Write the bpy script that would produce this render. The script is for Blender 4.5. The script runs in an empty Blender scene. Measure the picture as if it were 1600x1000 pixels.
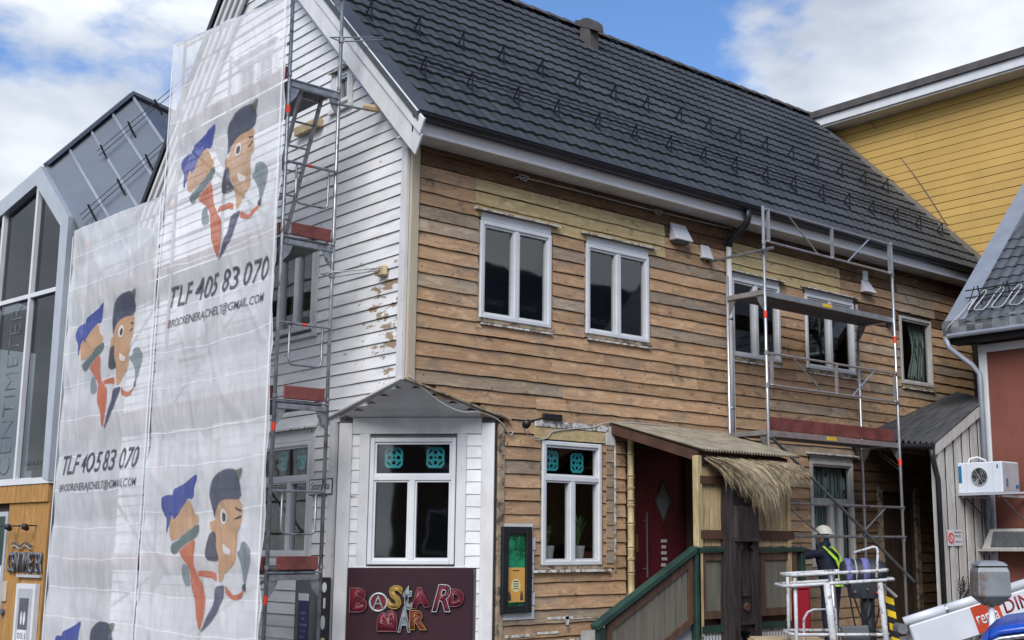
import bpy, bmesh, math, random
from mathutils import Vector, Matrix, noise as mnoise
random.seed(7)
R = math.radians
scene = bpy.context.scene
col = scene.collection

# ------------------------------------------------------------------ camera
cam_d = bpy.data.cameras.new("camera")
cam = bpy.data.objects.new("camera", cam_d); col.objects.link(cam)
scene.camera = cam
cam_d.sensor_width = 36.0
cam_d.lens = 43.65
cam_d.shift_x = -0.08125
cam_d.clip_end = 2000
cam.location = (-8.563, -12.533, 1.65)
cam.rotation_euler = (R(90 + 10.284), 0, R(46.85 - 90))

# ------------------------------------------------------------------ light
SUN_EL, SUN_AZ = R(44), (-0.83, -0.558)
world = bpy.data.worlds.new("World"); scene.world = world
world.use_nodes = True
nt = world.node_tree; nt.nodes.clear()
def wn(t, **k):
    n = nt.nodes.new(t)
    for a, b in k.items(): setattr(n, a, b)
    return n
out = wn('ShaderNodeOutputWorld'); bg = wn('ShaderNodeBackground')
sky = wn('ShaderNodeTexSky', sky_type='NISHITA', sun_disc=False, sun_elevation=SUN_EL,
         sun_rotation=math.atan2(SUN_AZ[0], SUN_AZ[1]), air_density=1.0, dust_density=0.1, ozone_density=3.0)
geo = wn('ShaderNodeTexCoord')
sep = wn('ShaderNodeSeparateXYZ'); nt.links.new(geo.outputs['Generated'], sep.inputs[0])
mp = wn('ShaderNodeMapping'); mp.inputs['Scale'].default_value = (1, 1, 1.9); mp.inputs['Location'].default_value = (7.33, 0.86, 2.77)
nt.links.new(geo.outputs['Generated'], mp.inputs[0])
n1 = wn('ShaderNodeTexNoise'); n1.inputs['Scale'].default_value = 3.6; n1.inputs['Detail'].default_value = 9; n1.inputs['Roughness'].default_value = 0.54
nt.links.new(mp.outputs[0], n1.inputs['Vector'])
# cover grows towards the horizon
grad = wn('ShaderNodeMath', operation='MULTIPLY_ADD'); grad.inputs[1].default_value = -1.30; grad.inputs[2].default_value = 0.645
nt.links.new(sep.outputs['Z'], grad.inputs[0])
gm = wn('ShaderNodeMath', operation='MAXIMUM'); gm.inputs[1].default_value = -0.12; nt.links.new(grad.outputs[0], gm.inputs[0])
add = wn('ShaderNodeMath', operation='ADD'); nt.links.new(n1.outputs['Fac'], add.inputs[0]); nt.links.new(gm.outputs[0], add.inputs[1])
ramp = wn('ShaderNodeMapRange', interpolation_type='SMOOTHSTEP'); ramp.inputs[1].default_value = 0.575; ramp.inputs[2].default_value = 0.675
nt.links.new(add.outputs[0], ramp.inputs[0])
n2 = wn('ShaderNodeTexNoise'); n2.inputs['Scale'].default_value = 5.0; n2.inputs['Detail'].default_value = 6
mp2 = wn('ShaderNodeMapping'); mp2.inputs['Scale'].default_value = (1, 1, 2.2); mp2.inputs['Location'].default_value = (3.1, 1.7, 0.4)
nt.links.new(geo.outputs['Generated'], mp2.inputs[0]); nt.links.new(mp2.outputs[0], n2.inputs['Vector'])
cr = wn('ShaderNodeValToRGB')
cr.color_ramp.elements[0].position = 0.34; cr.color_ramp.elements[0].color = (3.2, 3.6, 4.35, 1)
cr.color_ramp.elements[1].position = 0.62; cr.color_ramp.elements[1].color = (6.1, 6.35, 6.65, 1)
nt.links.new(n2.outputs['Fac'], cr.inputs[0])
mx = wn('ShaderNodeMixRGB'); nt.links.new(ramp.outputs[0], mx.inputs[0]); tint = wn('ShaderNodeMixRGB', blend_type='MULTIPLY'); tint.inputs[0].default_value = 1.0; tint.inputs[2].default_value = (0.76, 0.91, 1.10, 1); nt.links.new(sky.outputs[0], tint.inputs[1]); nt.links.new(tint.outputs[0], mx.inputs[1]); nt.links.new(cr.outputs[0], mx.inputs[2])
nt.links.new(mx.outputs[0], bg.inputs[0]); bg.inputs[1].default_value = 0.10
nt.links.new(bg.outputs[0], out.inputs[0])

sun_d = bpy.data.lights.new("sun", 'SUN'); sun_d.energy = 2.35; sun_d.angle = R(38); sun_d.color = (1.0, 0.96, 0.90)
sun = bpy.data.objects.new("sun", sun_d); col.objects.link(sun)
sv = Vector((SUN_AZ[0] * math.cos(SUN_EL), SUN_AZ[1] * math.cos(SUN_EL), math.sin(SUN_EL)))
sun.rotation_euler = sv.to_track_quat('Z', 'Y').to_euler(); sun.location = (-20, -15, 20)

vs = scene.view_settings
vs.view_transform = 'Standard'; vs.look = 'None'; vs.gamma = 1.0; vs.exposure = 0.74; vs.use_curve_mapping = False
cy = scene.cycles
cy.max_bounces = 6; cy.diffuse_bounces = 3; cy.glossy_bounces = 3; cy.transparent_max_bounces = 16; cy.caustics_reflective = False; cy.caustics_refractive = False

# ------------------------------------------------------------------ materials
def principled(name):
    m = bpy.data.materials.new(name); m.use_nodes = True
    t = m.node_tree; b = t.nodes['Principled BSDF']
    return m, t, b
def mapped(t, scale=(1, 1, 1), loc=(0, 0, 0), rnd=False):
    tc = t.nodes.new('ShaderNodeTexCoord'); mp = t.nodes.new('ShaderNodeMapping')
    mp.inputs['Scale'].default_value = scale; mp.inputs['Location'].default_value = loc
    t.links.new(tc.outputs['Object'], mp.inputs[0])
    if rnd:
        oi = t.nodes.new('ShaderNodeObjectInfo'); ml = t.nodes.new('ShaderNodeMath'); ml.operation = 'MULTIPLY'; ml.inputs[1].default_value = 37.0
        t.links.new(oi.outputs['Random'], ml.inputs[0]); t.links.new(ml.outputs[0], mp.inputs['Location'])
    return mp.outputs[0]
def nz(t, vec, scale, detail=6, rough=0.55):
    n = t.nodes.new('ShaderNodeTexNoise'); n.inputs['Scale'].default_value = scale; n.inputs['Detail'].default_value = detail
    n.inputs['Roughness'].default_value = rough; t.links.new(vec, n.inputs['Vector']); return n.outputs['Fac']
def rng(t, v, a, b, c=0.0, d=1.0):
    n = t.nodes.new('ShaderNodeMapRange'); n.interpolation_type = 'SMOOTHSTEP'
    n.inputs[1].default_value = a; n.inputs[2].default_value = b; n.inputs[3].default_value = c; n.inputs[4].default_value = d
    t.links.new(v, n.inputs[0]); return n.outputs[0]
def mixc(t, fac, a, b, mode='MIX'):
    n = t.nodes.new('ShaderNodeMixRGB'); n.blend_type = mode
    if isinstance(fac, float): n.inputs[0].default_value = fac
    else: t.links.new(fac, n.inputs[0])
    for i, c in ((1, a), (2, b)):
        if isinstance(c, tuple): n.inputs[i].default_value = (*c, 1) if len(c) == 3 else c
        else: t.links.new(c, n.inputs[i])
    return n.outputs[0]
def bumped(t, b, h, strength=0.3, dist=0.01):
    n = t.nodes.new('ShaderNodeBump'); n.inputs['Strength'].default_value = strength; n.inputs['Distance'].default_value = dist
    t.links.new(h, n.inputs['Height']); t.links.new(n.outputs[0], b.inputs['Normal'])
def sc(c, k): return tuple(min(1, x * k) for x in c)
def rand_mul(t, c, amount):
    oi = t.nodes.new('ShaderNodeObjectInfo')
    r = rng(t, oi.outputs['Random'], 0, 1, 1 - amount, 1 + amount)
    cmb = t.nodes.new('ShaderNodeCombineXYZ')
    for i in range(3): t.links.new(r, cmb.inputs[i])
    return mixc(t, 1.0, c, cmb.outputs[0], 'MULTIPLY')
def mat(name, c, rough=0.7, metal=0.0, var=0.18, scale=3.0, stretch=(1, 1, 1), bump=0.0, bscale=60, c2=None, dirt=None, dirt_at=(0.58, 0.7), rnd=0.0, spec=0.4, dscale=7):
    m, t, b = principled(name)
    v = mapped(t, stretch)
    k = mixc(t, rng(t, nz(t, v, scale), 0.3, 0.7), sc(c, 1 - var), c2 if c2 else sc(c, 1 + var))
    if dirt:
        k = mixc(t, rng(t, nz(t, mapped(t, stretch, (5, 3, 1)), dscale, 9, 0.65), dirt_at[0], dirt_at[1], 0, 0.85), k, dirt)
    if rnd: k = rand_mul(t, k, rnd)
    t.links.new(k, b.inputs['Base Color'])
    b.inputs['Roughness'].default_value = rough; b.inputs['Metallic'].default_value = metal
    b.inputs['Specular IOR Level'].default_value = spec
    if bump: bumped(t, b, nz(t, mapped(t, stretch), bscale, 4), bump)
    return m
def wood(name, base, alt, grey, axis='X', spots=True, rnd=0.16, greyamt=(0.5, 0.72)):
    m, t, b = principled(name)
    st = {'X': (0.8, 8, 11), 'Y': (8, 0.8, 11), 'Z': (9, 9, 0.8)}[axis]
    v = mapped(t, st, rnd=True); v2 = mapped(t, {'X': (1.0, 2, 2.6), 'Y': (2, 1.0, 2.6), 'Z': (3, 3, .8)}[axis], rnd=True)
    k = mixc(t, rng(t, nz(t, v, 3.2, 9, .65), 0.30, 0.70), base, alt)
    k = mixc(t, rng(t, nz(t, v2, 1.5, 8, 0.65), greyamt[0], greyamt[1], 0, 0.85), k, grey)
    k = mixc(t, rng(t, nz(t, v2, 4.5, 6, .6), 0.52, 0.66, 0, 0.65), k, sc(alt, 1.22))
    if spots:
        k = mixc(t, rng(t, nz(t, mapped(t, (1.6, 2.2, 2.4), rnd=True), 2.6, 9, .7), 0.54, 0.70, 0, 0.85), k, sc(grey, 0.48))
        k = mixc(t, rng(t, nz(t, mapped(t, (2.4, 2.2, 2.0), rnd=True), 8.0, 3), 0.665, 0.72, 0, 0.85), k, sc(grey, 0.22))
        k = mixc(t, rng(t, nz(t, mapped(t, (2.0, 2.0, 3.0), rnd=True), 14.0, 4), 0.70, 0.75, 0, 0.6), k, (.62, .57, .48))
    k = rand_mul(t, k, rnd)
    t.links.new(k, b.inputs['Base Color']); b.inputs['Roughness'].default_value = 0.9; b.inputs['Specular IOR Level'].default_value = 0.12
    bumped(t, b, nz(t, v, 12.0, 6, .7), 0.55, 0.006)
    return m
M = {}
M['brown'] = wood('weathered_brown_wood', (.375, .226, .124), (.495, .330, .198), (.270, .215, .168), rnd=.14)
M['yellow'] = wood('pale_yellow_wood', (.47, .345, .165), (.58, .46, .26), (.36, .34, .155), rnd=0.07)
M['dark'] = wood('dark_and_shaded_wood', (.12, .07, .042), (.18, .11, .065), (.085, .065, .055))  # dark boards, also carries the shade painted into the passage planks
M['greyw'] = wood('grey_weathered_wood', (.29, .215, .145), (.40, .31, .215), (.27, .25, .225))
M['gap'] = mat('dark_sheathing', (.060, .042, .030), 0.95)
# white boards with peeling paint near the corner
def white_boards():
    m, t, b = principled('white_painted_boards')
    v = mapped(t, (3, 0.8, 3))
    k = mixc(t, rng(t, nz(t, v, 2.0, 7), 0.3, 0.75), (.64, .645, .645), (.78, .785, .79))
    tc = t.nodes.new('ShaderNodeTexCoord'); sp = t.nodes.new('ShaderNodeSeparateXYZ'); t.links.new(tc.outputs['Object'], sp.inputs[0])
    a = rng(t, sp.outputs['Y'], 1.5, 0.45); z1 = rng(t, sp.outputs['Z'], 3.3, 4.2); z2 = rng(t, sp.outputs['Z'], 5.5, 5.0)
    def mul(p, q):
        n = t.nodes.new('ShaderNodeMath'); n.operation = 'MULTIPLY'
        t.links.new(p, n.inputs[0]); t.links.new(q, n.inputs[1]); return n.outputs[0]
    msk = mul(mul(a, z1), z2)
    pn = nz(t, mapped(t, (2, 1.9, 5.2), (1.3, 0.4, .2)), 1.5, 10, 0.66)
    ad = t.nodes.new('ShaderNodeMath'); ad.operation = 'MULTIPLY_ADD'; ad.inputs[1].default_value = 0.150
    t.links.new(msk, ad.inputs[0]); t.links.new(pn, ad.inputs[2])
    peel = rng(t, ad.outputs[0], 0.665, 0.682)
    wood_c = mixc(t, nz(t, mapped(t, (8, 1, 8)), 9.0), (.20, .17, .14), (.40, .27, .16))
    k = mixc(t, peel, k, wood_c)
    small = rng(t, nz(t, mapped(t, (6, 6, 9)), 2.6, 6, .6), 0.735, 0.755)
    k = mixc(t, small, k, (.12, .10, .09))
    k = rand_mul(t, k, 0.06)
    t.links.new(k, b.inputs['Base Color']); b.inputs['Roughness'].default_value = 0.55
    bumped(t, b, nz(t, v, 20.0, 4), 0.15, 0.004)
    return m
M['wboard'] = white_boards()
M['white'] = mat('white_trim_paint', (.60, .60, .595), 0.6, var=.09, scale=2, stretch=(2, 2, 1), dirt=(.40, .385, .36), dirt_at=(.58, .76), bump=.12)
M['whitegap'] = mat('grey_sheathing', (.16, .155, .15), 0.9)
M['wframe'] = mat('white_window_paint', (.64, .655, .67), 0.4, var=.05, dirt=(.45, .43, .40), dirt_at=(.68, .8))
M['fascia'] = mat('white_fascia', (.72, .72, .715), 0.5, var=.06, scale=1.5, dirt=(.50, .48, .46), dirt_at=(.6, .8))
M['soffit'] = mat('grey_soffit', (.58, .57, .55), 0.75, var=.10)
M['beige'] = mat('beige_bare_board', (.48, .41, .30), 0.75, var=.12, stretch=(4, 4, .6), dirt=(.30, .24, .16), dirt_at=(.62, .76))
M['casing'] = mat('rotten_casing_wood', (.33, .26, .18), 0.85, var=.3, scale=8, dirt=(.06, .045, .035), dirt_at=(.48, .6))
M['flake'] = mat('flaking_white_paint', (.62, .61, .58), 0.7, var=.2, scale=14, dirt=(.20, .14, .09), dirt_at=(.5, .56), dscale=11)
M['tile'] = mat('dark_slate_roof_tile', (.050, .054, .058), 0.60, var=.25, scale=1.0, dirt=(.105, .105, .095), dirt_at=(.57, .76), bump=.25, bscale=160, rnd=.16, spec=.35)
M['ridge'] = mat('brown_grey_ridge', (.085, .078, .076), 0.7, var=.2)
M['flash'] = mat('grey_sheet_metal', (.13, .14, .155), 0.45, metal=.3, var=.12, scale=1.0)
M['vergemetal'] = mat('dark_verge_metal', (.075, .080, .086), 0.5, metal=.2, var=.12, scale=1.0)
M['black'] = mat('black_painted_metal', (.014, .015, .018), 0.45, var=.2)
M['gutter'] = mat('black_gutter', (.020, .022, .028), 0.30, var=.2, scale=1)
M['steel'] = mat('galvanised_steel', (.30, .31, .32), 0.42, metal=.75, var=.22, scale=9, dirt=(.10, .085, .07), dirt_at=(.56, .66))
M['alu'] = mat('aluminium_tube', (.50, .51, .52), 0.36, metal=.75, var=.12, scale=8, dirt=(.25, .24, .23), dirt_at=(.60, .75))
M['redboard'] = mat('red_brown_toe_board', (.165, .048, .042), 0.65, var=.3, scale=5, dirt=(.32, .22, .20), dirt_at=(.66, .78))
M['redtag'] = mat('red_coupling_tag', (.75, .06, .03), 0.5)
M['deck'] = mat('dark_deck_underside', (.085, .085, .09), 0.7, var=.2)
M['yellowtag'] = mat('yellow_sticker', (.65, .45, .04), 0.5)
M['teal'] = mat('teal_paper', (.035, .36, .38), 0.7, var=.12)
M['print'] = mat('dark_print', (.10, .11, .14), 0.6)
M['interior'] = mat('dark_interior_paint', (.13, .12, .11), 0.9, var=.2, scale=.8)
M['curtain'] = mat('pale_green_curtain', (.24, .29, .27), 0.9, var=.12, scale=4)
M['maroon'] = mat('maroon_sign_panel', (.030, .007, .013), 0.42, var=.15, scale=2)
M['signred'] = mat('red_sign_letter', (.13, .012, .022), 0.4, var=.2, scale=8)
M['signgrey'] = mat('grey_sign_letter', (.16, .19, .20), 0.4, var=.2, scale=8)
M['tubepink'] = mat('pink_glass_tube', (.26, .11, .135), 0.25)
M['tubegrey'] = mat('pale_glass_tube', (.36, .40, .41), 0.25)
M['tubeyel'] = mat('yellow_glass_tube', (.42, .29, .08), 0.25)
M['signyel'] = mat('yellow_sign_letter', (.30, .19, .045), 0.4)
M['signbrown'] = mat('rust_red_sign_letter', (.16, .03, .018), 0.4)
M['door'] = mat('dark_red_door_paint', (.085, .010, .018), 0.35, var=.2, stretch=(3, 3, .6))
M['doortrim'] = mat('brown_door_frame', (.065, .042, .030), 0.6, var=.25, stretch=(4, 4, .7))
M['silver'] = mat('brushed_silver', (.55, .55, .54), 0.3, metal=.9)
M['brass'] = mat('brass', (.45, .33, .12), 0.35, metal=.9)
M['bamboo'] = mat('yellow_bamboo', (.43, .34, .18), 0.45, var=.25, scale=4, stretch=(3, 3, .8), dirt=(.22, .14, .06), dirt_at=(.6, .75))
M['reed'] = mat('split_reed_screen', (.46, .34, .19), 0.75, var=.35, scale=7, stretch=(9, 9, .4))
M['band'] = mat('brown_batten', (.075, .036, .024), 0.65, var=.25)
M['thatch'] = mat('dry_palm_thatch', (.44, .36, .23), 0.85, var=.4, scale=10, dirt=(.12, .09, .05), dirt_at=(.55, .7))
M['green'] = mat('dark_green_paint', (.020, .050, .038), 0.45, var=.25, scale=4, dirt=(.10, .13, .11), dirt_at=(.68, .8))
M['panelgrey'] = mat('grey_green_panel_board', (.145, .135, .105), 0.75, var=.18, stretch=(6, 6, .5), dirt=(.08, .065, .05), dirt_at=(.6, .8))
M['panelbrown'] = mat('brown_panel_frame', (.095, .052, .033), 0.7, var=.25, stretch=(4, 4, 1))
M['tiki'] = mat('dark_carved_timber', (.028, .022, .022), 0.6, var=.45, scale=5, stretch=(5, 5, .5), dirt=(.075, .05, .04), dirt_at=(.58, .75), bump=.4, bscale=18)
M['corr'] = mat('weathered_corrugated_sheet', (.235, .205, .150), 0.8, var=.25, scale=4, dirt=(.10, .085, .06), dirt_at=(.55, .72))
M['corrdark'] = mat('dark_corrugated_sheet', (.065, .066, .068), 0.5, var=.3, scale=3, stretch=(.6, 5, 1), dirt=(.19, .18, .165), dirt_at=(.60, .74))
M['lattice'] = mat('white_lattice', (.62, .63, .64), 0.5)
M['ochre'] = mat('ochre_yellow_boards', (.55, .355, .105), 0.7, var=.07, scale=.8, dirt=(.42, .27, .09), dirt_at=(.56, .8), dscale=2.5, rnd=.05)
M['ochregap'] = mat('ochre_shadow_gap', (.16, .10, .035), 0.9)
M['redwall'] = mat('brick_red_render', (.190, .066, .046), 0.85, var=.14, scale=1.2, stretch=(1, 1, .5), dirt=(.13, .05, .04), dirt_at=(.52, .75), dscale=2, bump=.15, bscale=90)
M['oldwhite'] = mat('worn_white_boards', (.47, .46, .43), 0.75, var=.12, stretch=(5, 5, .6), dirt=(.20, .185, .17), dirt_at=(.54, .72), rnd=.08)
M['acwhite'] = mat('white_enamel', (.66, .70, .76), 0.35, var=.04)
M['acside'] = mat('grey_enamel', (.42, .43, .46), 0.45, var=.06)
M['greyplastic'] = mat('grey_plastic', (.10, .105, .11), 0.5)
M['bluelogo'] = mat('blue_print', (.02, .15, .30), 0.5)
M['slate'] = mat('pale_slate_piece', (.12, .13, .14), 0.6, var=.45, scale=3, rnd=.45)
M['redroof'] = mat('worn_grey_roof_tile', (.070, .077, .087), 0.55, var=.3, scale=2, dirt=(.15, .165, .175), dirt_at=(.60, .76), rnd=.15)
M['lightflash'] = mat('light_grey_flashing', (.27, .30, .35), 0.5, metal=.25, var=.08)
M['cable'] = mat('white_cable', (.42, .43, .42), 0.5)
M['concrete'] = mat('grey_render', (.30, .30, .29), 0.9)
M['zinc'] = mat('zinc_standing_seam', (.16, .18, .21), 0.42, metal=.45, var=.10, scale=.7)
M['zinclight'] = mat('light_zinc_trim', (.46, .50, .55), 0.40, metal=.4, var=.06)
M['larch'] = wood('larch_cladding', (.36, .19, .065), (.48, .27, .10), (.26, .17, .09), axis='Z', spots=False, rnd=0.05)
M['asphalt'] = mat('asphalt', (.055, .055, .057), 0.9, var=.2, scale=2, bump=.3, bscale=120)
M['paving'] = mat('paving_grey', (.22, .215, .21), 0.9, var=.12)
M['navy'] = mat('navy_work_jacket', (.016, .021, .042), 0.85, var=.3, scale=9)
M['trouser'] = mat('black_work_trousers', (.015, .016, .02), 0.85, var=.3)
M['skin'] = mat('skin', (.40, .22, .15), 0.55, var=.08)
M['helmet'] = mat('white_helmet', (.58, .57, .50), 0.45, var=.1, dirt=(.35, .33, .28), dirt_at=(.6, .75))
M['lime'] = mat('lime_harness', (.46, .80, .06), 0.6, var=.08)
M['glove'] = mat('blue_grey_glove', (.12, .16, .20), 0.8)
M['liftwhite'] = mat('chipped_white_tube', (.52, .53, .53), 0.5, var=.15, scale=9, dirt=(.16, .14, .13), dirt_at=(.54, .62), dscale=12)
M['boom'] = mat('white_boom_paint', (.62, .64, .67), 0.4, var=.06, dirt=(.4, .4, .4), dirt_at=(.68, .8))
M['orange'] = mat('red_orange_label', (.52, .060, .025), 0.45)
M['redletter'] = mat('dark_red_letter', (.24, .015, .03), 0.45)
M['console'] = mat('dark_console_plastic', (.028, .030, .036), 0.5, var=.3)
M['purple'] = mat('violet_blue_tape', (.13, .14, .33), 0.6, var=.3, scale=9, dirt=(.08, .08, .10), dirt_at=(.5, .62))
M['redbin'] = mat('red_container', (.24, .006, .016), 0.4, var=.1)
M['hazy'] = mat('hazard_yellow', (.75, .50, .015), 0.45)
M['rust'] = mat('galvanised_and_rust', (.27, .29, .30), 0.5, metal=.4, var=.15, dirt=(.20, .115, .065), dirt_at=(.525, .62), dscale=3.0)
M['plywood'] = mat('pale_plywood', (.48, .37, .22), 0.75, var=.2, scale=6)
M['carblue'] = mat('blue_car_paint', (.012, .070, .42), 0.22, var=.05, spec=.6)
M['rubber'] = mat('black_rubber', (.015, .015, .015), 0.85)
M['leaf'] = mat('house_plant_leaf', (.075, .15, .055), 0.5, var=.4, scale=9)
M['pot'] = mat('grey_flower_pot', (.36, .34, .32), 0.7)
M['posterGreen'] = mat('poster_jungle_green', (.012, .17, .075), 0.35, var=.75, scale=9, dirt=(.16, .34, .10), dirt_at=(.60, .66), dscale=16)
M['posterOrange'] = mat('poster_orange', (.68, .36, .09), 0.4, var=.08)
M['cream'] = mat('cream_print', (.75, .70, .38), 0.5)
M['stickerbluewhite'] = mat('white_paper', (.62, .63, .64), 0.6)
M['stickerblue'] = mat('dark_blue_print', (.035, .030, .12), 0.5)
M['frost'] = mat('grey_blind', (.20, .22, .23), 0.8, var=.15)

def glass(name, tint, extra=0.0, gl=0.03):
    m = bpy.data.materials.new(name); m.use_nodes = True; t = m.node_tree; t.nodes.clear()
    o = t.nodes.new('ShaderNodeOutputMaterial'); tr = t.nodes.new('ShaderNodeBsdfTransparent'); tr.inputs[0].default_value = (*tint, 1)
    g = t.nodes.new('ShaderNodeBsdfGlossy'); g.inputs['Roughness'].default_value = gl
    lw = t.nodes.new('ShaderNodeLayerWeight'); lw.inputs[0].default_value = 0.5
    pw = t.nodes.new('ShaderNodeMath'); pw.operation = 'POWER'; pw.inputs[1].default_value = 5.0; t.links.new(lw.outputs['Facing'], pw.inputs[0])
    ad = t.nodes.new('ShaderNodeMath'); ad.operation = 'MULTIPLY_ADD'; ad.inputs[1].default_value = 0.95; ad.inputs[2].default_value = 0.075 + extra; t.links.new(pw.outputs[0], ad.inputs[0])
    mx = t.nodes.new('ShaderNodeMixShader'); t.links.new(ad.outputs[0], mx.inputs[0]); t.links.new(tr.outputs[0], mx.inputs[1]); t.links.new(g.outputs[0], mx.inputs[2])
    v = mapped(t); bm_ = t.nodes.new('ShaderNodeBump'); bm_.inputs['Strength'].default_value = 0.10; bm_.inputs['Distance'].default_value = 0.02
    t.links.new(nz(t, v, 1.4, 2), bm_.inputs['Height']); t.links.new(bm_.outputs[0], g.inputs['Normal'])
    t.links.new(mx.outputs[0], o.inputs[0]); return m
M['glass'] = glass('window_glass', (.93, .95, .95), 0.0)
M['glassdark'] = glass('tinted_facade_glass', (.42, .46, .47), 0.0)
def netting(name, c, alpha):
    m = bpy.data.materials.new(name); m.use_nodes = True; t = m.node_tree; t.nodes.clear()
    o = t.nodes.new('ShaderNodeOutputMaterial'); tr = t.nodes.new('ShaderNodeBsdfTransparent')
    d = t.nodes.new('ShaderNodeBsdfDiffuse'); tl = t.nodes.new('ShaderNodeBsdfTranslucent')
    v = mapped(t, (1, 1, 1))
    k = mixc(t, rng(t, nz(t, v, 2.2, 5), .3, .7), sc(c, .92), sc(c, 1.05))
    t.links.new(k, d.inputs[0]); t.links.new(k, tl.inputs[0])
    ms = t.nodes.new('ShaderNodeMixShader'); ms.inputs[0].default_value = 0.22; t.links.new(d.outputs[0], ms.inputs[1]); t.links.new(tl.outputs[0], ms.inputs[2])
    m2 = t.nodes.new('ShaderNodeMixShader'); t.links.new(tr.outputs[0], m2.inputs[1]); t.links.new(ms.outputs[0], m2.inputs[2])
    t.links.new(rng(t, nz(t, v, 1.3, 4), .25, .75, alpha - .07, min(1, alpha + .07)), m2.inputs[0])
    t.links.new(m2.outputs[0], o.inputs[0]); return m
M['sheet'] = netting('translucent_white_sheeting', (.97, .972, .976), 0.61)
M['sheetband'] = netting('sheeting_reinforcement', (.94, .95, .96), 0.75)
for k_, c_ in dict(capdark=(.060, .070, .115), visor=(.14, .15, .13), skin=(.62, .37, .20), hair=(.075, .075, .10), white=(.90, .91, .92),
                   grey=(.25, .30, .32), orange=(.62, .17, .075), suit=(.085, .09, .15), blue=(.055, .085, .36), scarf=(.13, .18, .17), ink=(.05, .055, .075)).items():
    M['p_' + k_] = netting('sheet_print_' + k_, c_, 0.70)

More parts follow.
